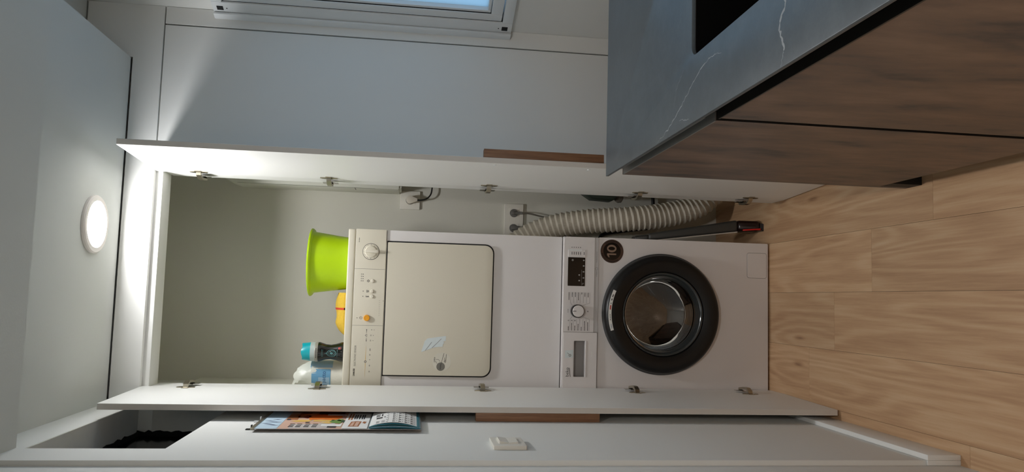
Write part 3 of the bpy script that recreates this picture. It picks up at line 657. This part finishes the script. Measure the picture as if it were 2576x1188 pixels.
# ------------------------------------------------------------------ things on the dryer
ZD = 1.6935
bk = empty('bucket', (.470, .17, ZD), 'lime green plastic tub on top of the dryer', 'tub')
bkf = ((.470, .17, ZD), (1, 0, 0), (0, 1, 0))
obj('body', MB().lathe([(.0, .0), (.100, .0), (.1030, .002), (.1090, .05), (.1160, .10), (.1210, .135), (.1235, .143), (.1185, .143), (.1130, .10), (.1060, .05), (.100, .006), (.0, .005)], bkf, 72, False, False), 'lime', bk, smooth=True)
obj('rim', MB().lathe([(.1225, .1405), (.1290, .1425), (.1345, .1480), (.1350, .1530), (.1330, .1545), (.1250, .1500), (.1190, .1460), (.1190, .1410)], bkf, 72, False, False), 'lime', bk, smooth=True)
cl = empty('cleaning_cloth', (.275, .2, ZD), 'folded yellow cleaning cloth with a red stripe beside the green tub', 'cloth')
def clothmesh(x0, x1, lift=0):
    mb = MB(); nx, ny = 26, 14; g = []
    def h(x, y):
        e = max(0, (x-.33)/.03); b = min(1, max(0, (x-.185)/.05))
        return .010+.036*b**.6-.004*e+.003*math.sin(x*70+y*30)+.002*math.sin(y*80)+lift
    for i in range(nx+1):
        for j in range(ny+1):
            x = x0+(x1-x0)*i/nx; y = .12+.17*j/ny; f = math.sin(math.pi*min(1, max(0, j/ny)))**.25 if 0 < j < ny else 0
            g.append((x, y-.012*(1-f), ZD+.001+h(x, y)*(.25+.75*f)))
    k = lambda i, j: i*(ny+1)+j
    fs = [(k(i, j), k(i+1, j), k(i+1, j+1), k(i, j+1)) for i in range(nx) for j in range(ny)]
    n = len(g); g2 = [(x, y, ZD+.0005) for x, y, z in g]
    fs += [(n+k(i, j), n+k(i, j+1), n+k(i+1, j+1), n+k(i+1, j)) for i in range(nx) for j in range(ny)]
    for i in range(nx): fs += [(k(i, 0), n+k(i, 0), n+k(i+1, 0), k(i+1, 0)), (k(i, ny), k(i+1, ny), n+k(i+1, ny), n+k(i, ny))]
    for j in range(ny): fs += [(k(0, j), k(0, j+1), n+k(0, j+1), n+k(0, j)), (k(nx, j), n+k(nx, j), n+k(nx, j+1), k(nx, j+1))]
    return mb.add(g+g2, fs)
obj('cloth', clothmesh(.187, .352), 'cloth_yellow', cl, smooth=True)
obj('stripe', clothmesh(.2845, .2925, .0012), 'cloth_red', cl, smooth=True)
bo = empty('bottle', (.122, .10, ZD), 'dark waisted bottle with a teal cap on the dryer', 'bottle')
bof = ((.122, .10, ZD), (1, 0, 0), (0, 1, 0))
obj('body', MB().lathe([(.0, .0), (.036, .0), (.0385, .004), (.0375, .014), (.0315, .034), (.0280, .052), (.0295, .070), (.0345, .086), (.0378, .095), (.0372, .1005)], bof, 48, False, False), 'bottle_dark', bo, smooth=True)
obj('shoulder', MB().lathe([(.0372, .0995), (.0382, .103), (.0382, .1085), (.0365, .112), (.034, .1125)], bof, 48, False, True), 'collar_grey', bo, smooth=True)
obj('measuring_ring', MB().lathe([(.0365, .112), (.0368, .128), (.034, .1285)], bof, 48, False, True), 'collar_clear', bo, smooth=True)
cap = MB(); n = 48; prof = [(.0362, .128), (.0345, .140), (.0325, .156), (.0305, .160)]
vs = []
for r_, h_ in prof:
    for i in range(n):
        t = 2*math.pi*i/n; hh = h_+(.0022*math.cos(4*t) if h_ > .15 else 0); vs.append((.122+r_*math.cos(t), .10+r_*math.sin(t), ZD+hh))
fs_ = [(j*n+i, j*n+(i+1) % n, (j+1)*n+(i+1) % n, (j+1)*n+i) for j in range(3) for i in range(n)]
vs.append((.122, .10, ZD+.157)); fs_ += [(3*n+i, 3*n+(i+1) % n, len(vs)-1) for i in range(n)]
obj('cap', cap.add(vs, fs_), 'teal', bo, smooth=True)
def wrap(mb, poly, off=.0004, cx=.122, cy=.10, fr_=None):
    """bends a flat print (a along the girth in metres, h height) round the bottle"""
    hs = [(0, .0385), (.014, .0375), (.034, .0315), (.052, .0280), (.070, .0295), (.086, .0345), (.095, .0378), (.1005, .0372), (.103, .0382), (.1085, .0382)]
    def rr(h):
        for (h0, a), (h1, b) in zip(hs[:-1], hs[1:]):
            if h <= h1: return a+(b-a)*(h-h0)/(h1-h0)
        return hs[-1][1]
    out = []
    for a, h in poly:
        r_ = rr(h)+off; t = -math.pi/2+a/.034; out.append((cx+r_*math.cos(t), cy+r_*math.sin(t), ZD+h))
    k = len(out); mb.add(out, [(i, i+1, k//2+i+1, k//2+i) for i in range(k//2-1)])
lb = MB()
def ring(cx, ch, a0, a1, w, n=20):
    inn = [(cx+(a0-w)*math.cos(2*math.pi*k/n), ch+(a1-w)*math.sin(2*math.pi*k/n)) for k in range(n+1)]
    out = [(cx+a0*math.cos(2*math.pi*k/n), ch+a1*math.sin(2*math.pi*k/n)) for k in range(n+1)]
    wrap(lb, inn+out)
ring(-.004, .048, .016, .018, .0022); ring(-.004, .048, .0105, .0125, .0012); ring(-.004, .048, .0050, .0060, .0049)
wrap(lb, [(-.004-.002, .066), (-.004, .066), (-.004+.002, .066), (-.004-.0005, .074), (-.004, .074), (-.004+.0005, .074)])
for h in (.080, .084, .0255): wrap(lb, [(x*.001-.004, h) for x in range(-15, 16, 3)]+[(x*.001-.004, h+.0010) for x in range(-15, 16, 3)])
obj('label_print', lb, 'bottle_print', bo, kind='stuff')
bl = MB()
for k in range(8): wrap(bl, [(-.020+k*.0044, .1035), (-.0172+k*.0044, .1035), (-.020+k*.0044, .1075), (-.0172+k*.0044, .1075)])
obj('collar_letters', bl, 'print_dark', bo, kind='stuff')
dots = MB()
for a, h in ((.012, .012), ): wrap(dots, [(a, h), (a+.008, h), (a, h+.010), (a+.008, h+.010)])
obj('red_mark', dots, 'print_red', bo)
# wrapped paper pack with a loose film top
pk = empty('paper_pack', (.030, .17, ZD), 'plastic-wrapped white paper roll pack with a blue label beside the teal-capped bottle', 'paper pack')
body = []
pf = ((.030, .17, ZD), (1, 0, 0), (0, 1, 0))
obj('roll', MB().lathe([(.0, .0), (.050, .0), (.0540, .004), (.0545, .060), (.0535, .118), (.050, .124), (.0, .125)], pf, 40, False, False), 'pack_paper', pk, smooth=True)
fb = MB(); n = 40; vs = []
lev = [(.0552, .100), (.0552, .124), (.053, .140), (.051, .155), (.049, .170), (.045, .186), (.032, .196)]
for j, (r_, h_) in enumerate(lev):
    for i in range(n):
        t = 2*math.pi*i/n; w = 1+.06*j/6*math.sin(5*t+j)+.05*math.sin(13*t+2.3*j)*(j > 1); 
        vs.append((.030+r_*w*math.cos(t)-.014*max(0, j-2)/4, .17+r_*w*math.sin(t), ZD+h_+(.006*math.sin(4*t+j)-.016*max(0, math.cos(t)))*(j > 1)))
vs.append((.016, .17, ZD+.193)); fs_ = [(j*n+i, j*n+(i+1) % n, (j+1)*n+(i+1) % n, (j+1)*n+i) for j in range(len(lev)-1) for i in range(n)]+[((len(lev)-1)*n+i, (len(lev)-1)*n+(i+1) % n, len(vs)-1) for i in range(n)]
obj('film_top', fb.add(vs, fs_), 'pack_film', pk, smooth=True)
def cyl_patch(a0, a1, h0, h1, r_=.0553, n=12):
    vs = []
    for h in (h0, h1):
        for i in range(n+1):
            t = math.radians(a0+(a1-a0)*i/n); vs.append((.030+r_*math.cos(t), .17+r_*math.sin(t), ZD+h))
    return MB().add(vs, [(i, i+1, n+1+i+1, n+1+i) for i in range(n)])
lbp = obj('label_panel', cyl_patch(210, 295, .052, .124), 'pack_blue', pk)
obj('label_shape', cyl_patch(215, 262, .056, .098, .0556), 'pack_pale', lbp)
obj('label_band', cyl_patch(302, 345, .046, .130), 'pack_pale', pk)
t = MB().text('pacto', ((0, 0, 0), (1, 0, 0), (0, 1, 0)), .0215)
def bend(x, y, z): a = math.radians(262)+x/.0557; return (.030+.0559*math.cos(a), .17+.0559*math.sin(a), ZD+.077+y)
obj('label_lettering', t.xf(bend), 'print_blue', lbp, kind='stuff')

# ------------------------------------------------------------------ back wall fittings
so = empty('wall_socket', (.785, .55, 1.42), 'single white wall socket with a white plug and black cable', 'socket')
def socket(o, x0, x1, z0, z1, cs):
    obj('plate', MB().prism(rrect(x0, z0, x1, z1, .003, 2), front(0, .5518, 0), .011), 'socket_white', o, bevel=.0015)
    for cx, cz in cs:
        k = obj('insert', MB().prism(rrect(cx-.0235, cz-.0235, cx+.0235, cz+.0235, .002, 2), front(0, .5408, 0), .0012, holes=[circ(cx, cz, .0195, 28)]), 'socket_white', o)
        obj('well', MB().lathe([(.0195, .0), (.0195, .0012), (.0190, .0012), (.0190, .0)], front(cx, .5408, cz), 28, True, False), 'recess_grey', k)
socket(so, .741, .825, 1.424, 1.513, [(.7825, 1.4685)])
plug = tag(obj('plug', MB().prism([(.7825+.0175*math.cos(math.radians(a)), 1.4685+.0175*math.sin(math.radians(a))) for a in range(-25, 206, 11)]+[(.777, 1.436), (.788, 1.436)], front(0, .5405, 0), .034), 'plug_cream', None, bevel=.002), 'white plug pushed into the single wall socket', 'plug')
cb = MB().tube(spline([(.7825, .520, 1.437), (.783, .518, 1.418), (.790, .518, 1.395), (.808, .520, 1.378), (.832, .522, 1.372), (.860, .524, 1.376), (.90, .52, 1.42), (.93, .50, 1.49), (.93, .48, 1.512)], 8), .0034, 8)
tag(obj('power_cable', cb, 'cable_black', None, smooth=True), 'black power cable looping away from the white plug', 'cable')
s2 = empty('wall_socket', (.70, .55, .945), 'double white wall socket beside the dryer holding two grey plugs', 'socket')
socket(s2, .629, .787, .944, 1.032, [(.744, .988), (.674, .988)])
for (cx, lab, lab2, pth) in ((.744, 'round grey plug in the socket half farther from the dryer', 'grey cable curving from the farther grey plug down behind the hose', [(.744, .528, .963), (.745, .522, .945), (.742, .520, .915), (.733, .520, .870), (.728, .520, .835), (.728, .522, .79), (.73, .525, .70), (.74, .53, .6)]),
                             (.674, 'grey angled plug in the socket half nearer the dryer', 'grey cable dropping from the nearer grey plug behind the hose', [(.674, .528, .963), (.672, .522, .93), (.668, .520, .88), (.662, .524, .8), (.66, .53, .7)])):
    p = empty('plug', (cx, .54, .97), lab, 'plug')
    obj('body', MB().lathe([(.0175, 0), (.0175, .006), (.0165, .0080), (.0, .0085)] if cx > .7 else [(.0175, 0), (.0175, .003), (.013, .004), (.0, .004)], front(cx, .5405, .988), 28, True, False), 'plug_grey', p, smooth=True)
    obj('grip', MB().box((cx-.0080, .5245, .984), (cx+.0080, .5335, 1.002)) if cx > .7 else MB().box((cx-.009, .518, .962), (cx+.009, .5365, 1.000)), 'plug_grey', p, bevel=.003)
    obj('strain_relief', MB().tube([(cx, .529, .985), (cx, .529, .963), (cx, .526, .950)], .0062, 10), 'plug_grey', p, smooth=True)
    tag(obj('power_cable', MB().tube(spline(pth, 8), .0036, 8), 'cable_grey', None, smooth=True), lab2, 'cable')
# wall-hung boiler, partly behind the right leaf
bo2 = empty('boiler', (1.0, .55, 1.52), 'white boxy boiler hung high on the closet wall above the single socket', 'boiler')
bp_ = [(.809, 1.517), (1.20, 1.517), (1.20, 2.262), (.850, 2.262), (.822, 2.246), (.809, 2.205)]
obj('casing', MB().prism(bp_, front(0, .5515, 0), .158), 'boiler_white', bo2, bevel=.004)
obj('side_seam', MB().box((.8086, .396, 1.706), (.8092, .46, 1.7085)).box((.8086, .394, 1.62), (.8091, .3955, 2.20)), 'gap_dark', bo2, kind='stuff')
obj('base_tray', MB().box((.816, .40, 1.508), (1.19, .545, 1.5168)), 'boiler_white', bo2)

# ------------------------------------------------------------------ ribbed exhaust hose and things on the closet floor
hp = spline([(.520, .485, 1.035), (.575, .484, 1.005), (.634, .470, .925), (.676, .440, .825), (.703, .395, .680), (.717, .352, .500), (.741, .352, .330), (.782, .352, .190), (.850, .352, .105), (.930, .36, .066), (1.02, .37, .062)], 40)
ac = [0.]
for a, b in zip(hp[:-1], hp[1:]): ac.append(ac[-1]+(b-a).length)
N = int(ac[-1]/.0031); rs = []; j = 0
for k in range(N):
    d = ac[-1]*k/(N-1)
    while j < len(ac)-2 and ac[j+1] < d: j += 1
    t = (d-ac[j])/max(1e-9, ac[j+1]-ac[j]); rs.append((hp[j].lerp(hp[j+1], min(1, t)), d))
PITCH = .0232
def hr(i, t):
    ph = (rs[i][1]/PITCH-t/(2*math.pi)) % 1.0
    saw = 1-ph/.72 if ph < .72 else (ph-.72)/.28
    crease = .0014*math.sin(40*t-ph*9)*(ph < .72)*(1-abs(ph/.36-1))
    return .0495+.0075*saw+crease
ho = empty('exhaust_hose', (.745, .35, .02), 'cream spiral-ribbed dryer exhaust hose running down to the floor', 'hose')
obj('duct', MB().tube([r_[0] for r_ in rs], .05, 132, True, hr), 'hose_cream', ho, smooth=True)
obj('end_collar', MB().lathe([(.058, 0), (.060, .004), (.060, .05), (.056, .055)], ((1.02, .37, .062), (0, 1, 0), (0, 0, 1)), 40), 'hose_cream', ho, smooth=True)
tag(obj('drain_pipe', MB().tube(spline([(.615, .47, .60), (.655, .50, .575), (.675, .515, .49), (.690, .525, .40), (.700, .53, .345), (.725, .53, .322), (.80, .53, .322), (.95, .53, .33)], 8), .0085, 10), 'cable_black', None, smooth=True), 'thin black pipe crossing the back wall behind the hose', 'pipe')
gb_ = empty('green_bag', (.88, .42, .46), 'crumpled dark green plastic bag hanging beside the ribbed hose', 'bag')
gp = [(.840, .700), (.822, .672), (.808, .650), (.806, .600), (.803, .555), (.812, .545), (.900, .470), (.97, .47), (.98, .69)]
obj('bag', MB().prism(gp, front(0, .47, 0), .09), 'dark_green', gb_, bevel=.008)
obj('tied_end', MB().lathe([(.004, 0), (.018, .006), (.026, .02), (.024, .034), (.012, .042)], ((.823, .42, .545), (1, 0, 0), (0, -1, 0)), 18), 'cable_grey', gb_, smooth=True)
obj('hanging_strap', MB().tube([(.90, .43, .68), (.905, .48, .78), (.91, .55, .86)], .006, 8), 'dark_green', gb_)
# long grey cleaner head leaning in the gap
vc = empty('vacuum_cleaner', (.675, .10, 0), 'dark grey handheld vacuum with red nozzle standing beside the washing machine', 'vacuum')
def slab(x0, x1, x2, x3, zb, zt, y0, y1, y2, y3):   # bottom x0..x1 at zb, top x2..x3 at zt
    return MB().add([(x0, y0, zb), (x1, y0, zb), (x1, y1, zb), (x0, y1, zb), (x2, y2, zt), (x3, y2, zt), (x3, y3, zt), (x2, y3, zt)], [(0,3,2,1),(4,5,6,7),(0,1,5,4),(1,2,6,5),(2,3,7,6),(3,0,4,7)])
obj('body', slab(.654, .703, .606, .636, .098, .470, .085, .20, .13, .22), 'vac_grey', vc, bevel=.010, seg=3)
obj('body_cap', slab(.6055, .6330, .604, .626, .468, .525, .132, .218, .150, .205), 'vac_grey', vc, bevel=.010, seg=3)
obj('edge_trim', slab(.6500, .6538, .6035, .6062, .100, .465, .086, .093, .1305, .137), 'vac_trim', vc)
obj('nozzle', slab(.655, .700, .657, .702, .010, .100, .060, .15, .088, .19), 'vac_red', vc, bevel=.012, seg=3, label='dark red translucent nozzle')
obj('nozzle_rib', slab(.661, .668, .657, .663, .012, .080, .054, .062, .075, .083), 'vac_redbright', vc, bevel=.002)
obj('nozzle_lip', slab(.656, .686, .660, .690, .0005, .012, .052, .145, .062, .15), 'vac_red', vc)

# ------------------------------------------------------------------ left wall: switch and calendar
sw = empty('light_switch', (-.045, -.875, 1.13), 'white double light switch on the wall below the calendar', 'light switch')
XL = -.045
lf = lambda x: ((x, 0, 0), (0, 1, 0), (0, 0, 1))    # frame facing +X: a along +Y, b up
obj('plate', MB().prism(rrect(-.9370, 1.131, -.8170, 1.2185, .003, 2), lf(XL+.0002), .0105), 'socket_white', sw, bevel=.0012)
obj('bezel', MB().prism(rrect(-.9100, 1.1485, -.8330, 1.2015, .002, 2), lf(XL+.0107), .0010), 'socket_white', sw)
rk = MB().add([(XL+.0117, -.906, 1.1765), (XL+.0117, -.837, 1.1765), (XL+.0117, -.837, 1.1995), (XL+.0117, -.906, 1.1995), (XL+.0130, -.906, 1.1765), (XL+.0130, -.837, 1.1765), (XL+.0168, -.837, 1.1995), (XL+.0168, -.906, 1.1995)], [(0,3,2,1),(4,5,6,7),(0,1,5,4),(1,2,6,5),(2,3,7,6),(3,0,4,7)])
obj('rocker', rk, 'socket_white', sw)
rk = MB().add([(XL+.0117, -.906, 1.1505), (XL+.0117, -.837, 1.1505), (XL+.0117, -.837, 1.1745), (XL+.0117, -.906, 1.1745), (XL+.0150, -.906, 1.1505), (XL+.0150, -.837, 1.1505), (XL+.0130, -.837, 1.1745), (XL+.0130, -.906, 1.1745)], [(0,3,2,1),(4,5,6,7),(0,1,5,4),(1,2,6,5),(2,3,7,6),(3,0,4,7)])
obj('rocker', rk, 'socket_white', sw)
ca = empty('wall_calendar', (-.045, -.545, 1.40), 'illustrated wall calendar with a bulging month pad behind the open closet door', 'calendar')
Y0, Y1 = -.698, -.385; XC = XL+.010
card = obj('card', MB().box((XC-.0012, Y0, 1.402), (XC, Y1, 1.872)), 'paper_grey', ca)
cf = lambda k=0: lf(XC+.0003+.0003*k)
obj('top_binding', MB().box((XC-.003, Y0, 1.866), (XC+.0022, Y1, 1.876)), 'nickel', ca)
obj('sky_print', MB().prism([(Y0, 1.806), (Y1, 1.806), (Y1, 1.866), (Y0, 1.866)], cf(), .0003), 'paper_sky', card)
mk = MB()
for y, z, l, a in ((-.560, 1.846, .030, 10), (-.585, 1.838, .032, 4), (-.610, 1.848, .034, -4), (-.630, 1.836, .030, -10), (-.640, 1.822, .028, -20), (-.540, 1.828, .026, 25), (-.590, 1.822, .030, 0)):
    t = math.radians(90+a); d = Vector((math.cos(t), math.sin(t)))*l/2; w = Vector((-d.y, d.x)).normalized()*.0042; c = Vector((y, z))
    mk.prism([tuple(c-d), tuple(c+w), tuple(c+d), tuple(c-w)], cf(1), .0002)
obj('leaf_marks', mk, 'paper_navy', card, kind='stuff')
def patches(name, m, polys, k=1):
    mb = MB()
    for p in polys: mb.prism(p, cf(k), .0002)
    return obj(name, mb, m, card, kind='stuff' if len(polys) > 2 else None)
def q4(y0, z0, y1, z1, sk_=0): return [(y0, z0), (y1, z0+sk_), (y1, z1+sk_), (y0, z1)]
patches('picture_ground', 'paper_tan', [q4(Y0, 1.625, Y1, 1.804)], 0)
patches('picture_brown', 'paper_brown', [q4(-.545, 1.770, -.44, 1.803), q4(-.50, 1.742, -.40, 1.776)])
patches('picture_orange', 'paper_orange', [[(-.545, 1.735), (-.47, 1.745), (-.43, 1.70), (-.44, 1.648), (-.50, 1.640), (-.545, 1.66), (-.535, 1.70)], [(-.46, 1.78), (-.44, 1.76), (-.42, 1.70), (-.44, 1.70)]], 2)
patches('picture_red', 'paper_maroon', [[(-.50, 1.76), (-.46, 1.752), (-.47, 1.735), (-.52, 1.742)], [(-.46, 1.655), (-.42, 1.648), (-.43, 1.632), (-.47, 1.636)], q4(-.44, 1.64, -.39, 1.72)], 2)
patches('picture_yellow', 'paper_yellow', [[(-.57, 1.785), (-.545, 1.760), (-.55, 1.725), (-.58, 1.735), (-.585, 1.765)], q4(-.575, 1.66, -.545, 1.72), [(-.60, 1.70), (-.58, 1.68), (-.585, 1.655), (-.61, 1.67)]], 2)
patches('picture_green', 'paper_green', [[(-.585, 1.672), (-.55, 1.668), (-.545, 1.645), (-.57, 1.632), (-.61, 1.640), (-.60, 1.66)], [(-.56, 1.652), (-.53, 1.650), (-.535, 1.634), (-.57, 1.636)]], 3)
patches('picture_dark_green', 'paper_dkgreen', [[(-.575, 1.640), (-.55, 1.636), (-.555, 1.627), (-.60, 1.628)], q4(-.56, 1.66, -.545, 1.668)], 4)
patches('picture_grey', 'paper_grey', [q4(-.695, 1.66, -.62, 1.775), [(-.62, 1.700), (-.55, 1.690), (-.56, 1.655), (-.64, 1.652)]], 1)
patches('picture_windows', 'paper_dark', [q4(y, z, y+.009, z+.014) for y in (-.672, -.652, -.628) for z in (1.765, 1.745, 1.722, 1.70)]+[q4(-.68, 1.645, -.655, 1.67), q4(-.60, 1.728, -.588, 1.74), q4(-.55, 1.79, -.53, 1.80)], 3)
patches('picture_white', 'paper_white', [[(-.655, 1.690), (-.625, 1.690), (-.625, 1.640), (-.60, 1.632), (-.66, 1.632)]], 3)
patches('picture_white', 'paper_white', [q4(-.46, 1.632, -.44, 1.69)], 3)
ad = patches('advert_panel', 'paper_white', [[(Y0, 1.556), (Y1, 1.556), (Y1, 1.628), (Y0, 1.628)]], 4)
patches('advert_book', 'paper_brown', [[(-.665, 1.612), (-.580, 1.608), (-.570, 1.592), (-.575, 1.578), (-.665, 1.582)], [(-.60, 1.575), (-.575, 1.572), (-.58, 1.563), (-.615, 1.566)]], 5)
patches('advert_page', 'paper_tan', [[(-.657, 1.608), (-.592, 1.604), (-.586, 1.597), (-.657, 1.599)], [(-.660, 1.595), (-.583, 1.593), (-.582, 1.583), (-.660, 1.585)]], 6)
patches('advert_lines', 'paper_dark', [q4(-.535, z, -.45, z+.0035) for z in (1.600, 1.594, 1.586, 1.578, 1.572)], 5)
patches('advert_heading', 'paper_brown', [q4(-.545, 1.608, -.43, 1.613), q4(-.545, 1.616, -.43, 1.621)], 5)
# month pad: a stack of bowed sheets
def bowed(x0, bow, y0, y1, z0, z1, n=18, th=.0009):
    vs = []
    for k in range(n+1):
        f = k/n; z = z1+(z0-z1)*f; x = x0+bow*math.sin(math.pi*min(1, f*1.02))**.8 if 0 < f < 1 else x0
        for y in (y0, y1):
            vs.append((x, y, z)); vs.append((x+th, y, z))
    fs = []
    for k in range(n):
        a = k*4; b = a+4; fs += [(a+1, b+1, b+3, a+3), (a, a+2, b+2, b), (a, b, b+1, a+1), (a+2, a+3, b+3, b+2)]
    fs += [(0, 1, 3, 2), (n*4, n*4+2, n*4+3, n*4+1)]
    return MB().add(vs, fs)
for k, m in enumerate(('paper_teal', 'paper_teal', 'paper_sky', 'paper_teal', 'paper_dkgreen', 'paper_teal')):
    obj('pad_sheet', bowed(XC+.0025+.0004*k, .0015+.0017*k, Y0-.004+.001*k, Y1, 1.404+.0008*k, 1.551), m, ca, smooth=True)
PB = .0125
top = obj('month_sheet', bowed(XC+.0052, PB, Y0+.010, Y1-.004, 1.412, 1.550), 'paper_white', ca, smooth=True)
nm = MB()
def padq(y0, z0, y1, z1):
    f = lambda z: XC+.0052+.0012+PB*math.sin(math.pi*min(1, max(0, (1.550-z)/.138*1.02)))**.8
    nm.add([(f(z0), y0, z0), (f(z0), y1, z0), (f(z1), y1, z1), (f(z1), y0, z1)], [(0, 1, 2, 3)])
for c_ in range(7):
    y = -.672+c_*.036
    for r_ in range(4):
        z = 1.478-r_*.0175
        if (c_, r_) in ((6, 3), (5, 3)): continue
        w = .009; padq(y, z, y+w*.45, z+.0075); padq(y+w*.6, z, y+w*1.1, z+.0075); padq(y+.004, z-.0045, y+.018, z-.0035)
    padq(y+.002, 1.5005, y+.008, 1.504)
    if c_ > 3:
        padq(y, 1.486, y+.012, 1.4872); padq(y, 1.490, y+.012, 1.4912); padq(y, 1.494, y+.012, 1.4952)
for z in (1.4985, 1.4835, 1.466, 1.4485, 1.431): padq(-.684, z, -.40, z+.0006)
for k in range(4): padq(-.676+k*.010, 1.508, -.672+k*.010, 1.532)
padq(-.60, 1.516, -.575, 1.534); padq(-.56, 1.516, -.52, 1.520); padq(-.56, 1.524, -.545, 1.536); padq(-.535, 1.524, -.52, 1.536); padq(-.59, 1.508, -.57, 1.511); padq(-.46, 1.515, -.42, 1.53)
obj('month_print', nm, 'paper_dark', top, kind='stuff')
hk = empty('wall_hook', (-.045, -.66, 1.884), 'black hook on the wall over the near corner of the calendar', 'hook')
obj('hook', MB().box((XL+.0002, -.664, 1.876), (XL+.003, -.650, 1.896)).box((XL+.003, -.662, 1.878), (XL+.014, -.652, 1.882)), 'black_satin', hk, bevel=.001)
h2 = empty('wall_hook', (-.045, -.52, 1.884), 'white hook on the wall over the far half of the calendar', 'hook')
obj('hook', MB().box((XL+.0002, -.530, 1.876), (XL+.003, -.516, 1.900)).box((XL+.003, -.527, 1.878), (XL+.016, -.519, 1.882)), 'pvc', h2, bevel=.001)

# ------------------------------------------------------------------ kitchen island on the right
ki = empty('kitchen_island', (1.2, -1.7, 0), 'brown oxidised-metal look island cabinet with handleless fronts', 'kitchen island')
XF = .704
for (y0, y1) in ((-1.524, -.880), (-2.190, -1.543), (-2.86, -2.209)):
    obj('drawer_front', MB().box((XF, y0, .097), (XF+.020, y1, .866)), 'oxide', ki, bevel=.001, seg=1)
    obj('edge_profile', MB().box((XF-.0012, y0, .8665), (XF+.018, y1, .8695)), 'alu' if y1 > -1 else 'alu_dark', ki)
    obj('end_edge', MB().box((XF+.0005, y0-.0012, .098), (XF+.0195, y0-.0001, .866)), 'plinth_black', ki)
obj('end_panel', MB().box((XF+.001, -.8785, .0), (1.55, -.860, .866)).box((XF+.0205, -.932, 0), (1.5, -.925, .095)), 'oxide', ki)
obj('end_foot', MB().box((XF+.001, -.934, 0), (XF+.060, -.879, .0965)), 'plinth_black', ki)
obj('carcass', MB().box((XF+.022, -2.85, .097), (XF+.032, -.8795, .862)), 'plinth_black', ki)
obj('carcass_base', MB().box((XF+.033, -2.85, .097), (1.52, -.8795, .113)), 'plinth_black', ki)
obj('plinth', MB().box((XF+.055, -2.85, 0), (XF+.070, -.935, .096)), 'plinth_black', ki)
obj('finger_channel', MB().box((XF+.030, -2.85, .863), (XF+.034, -.862, .9015)).box((XF+.0205, -2.85, .862), (XF+.034, -.8805, .8645)), 'channel_brown', ki)
obj('channel_bar', MB().box((XF+.010, -1.50, .8790), (XF+.016, -.900, .8845)), 'alu', ki)
wt_poly = [(.700, -2.90), (.700, -.845), (1.600, -.845), (2.30, -2.65), (2.30, -2.90)]
hole = rrect(.8335, -2.06, 1.26, -1.506, .022, 6)
wt = empty('worktop', (1.2, -1.7, .902), 'dark slate stone worktop with pale veins on the island', 'worktop')
obj('slab', MB().prism(wt_poly[::-1], ((0, 0, .9020), (1, 0, 0), (0, 1, 0)), .0085, holes=[hole]), 'slate', wt, bevel=.0012, seg=2)
def veinline(pts, w):
    mb = MB(); vs = []; P = spline([(x, y, 0) for x, y in pts], 10)
    P = [p+Vector((R.uniform(-1, 1), R.uniform(-1, 1), 0))*.0022 for p in P]
    for i, p in enumerate(P):
        d = (P[min(i+1, len(P)-1)]-P[max(0, i-1)]).normalized(); nrm = Vector((-d.y, d.x, 0)); ww = w*R.uniform(.25, 1.0)*min(1, .3+3*min(i, len(P)-1-i)/len(P))
        vs += [(p+nrm*ww)[:2]+(.91062,), (p-nrm*ww)[:2]+(.91062,)]
    return mb.add(vs, [(2*i, 2*i+1, 2*i+3, 2*i+2) for i in range(len(P)-1)])
VE = [([(.704, -1.30), (.712, -1.345), (.728, -1.40), (.760, -1.475), (.790, -1.54), (.803, -1.60), (.795, -1.655)], .0016),
      ([(.704, -1.872), (.730, -1.880), (.765, -1.868), (.800, -1.885), (.832, -1.850)], .0030),
      ([(.745, -1.40), (.790, -1.42), (.820, -1.46)], .0008), ([(.722, -1.44), (.709, -1.50)], .0012)]
for p, w in VE: obj('vein', veinline(p, w), 'vein', wt)
sk = empty('sink', (1.05, -1.78, .72), 'black rectangular sink sunk into the slate worktop', 'sink')
ih = rrect(.8360, -2.0575, 1.2575, -1.5085, .021, 6)
obj('rim_wall', MB().prism(rrect(.8330, -2.0605, 1.2605, -1.5055, .022, 6), ((0, 0, .720), (1, 0, 0), (0, 1, 0)), .1815, holes=[ih]), 'sink_black', sk)
obj('bowl_floor', MB().prism(rrect(.8330, -2.0605, 1.2605, -1.5055, .022, 6), ((0, 0, .715), (1, 0, 0), (0, 1, 0)), .005), 'sink_black', sk)
obj('drain', MB().lathe([(.045, .0001), (.045, .003), (.038, .0035), (.036, .0015), (.0, .001)], ((1.05, -1.78, .720), (1, 0, 0), (0, 1, 0)), 32, True, False), 'alu_dark', sk, smooth=True)
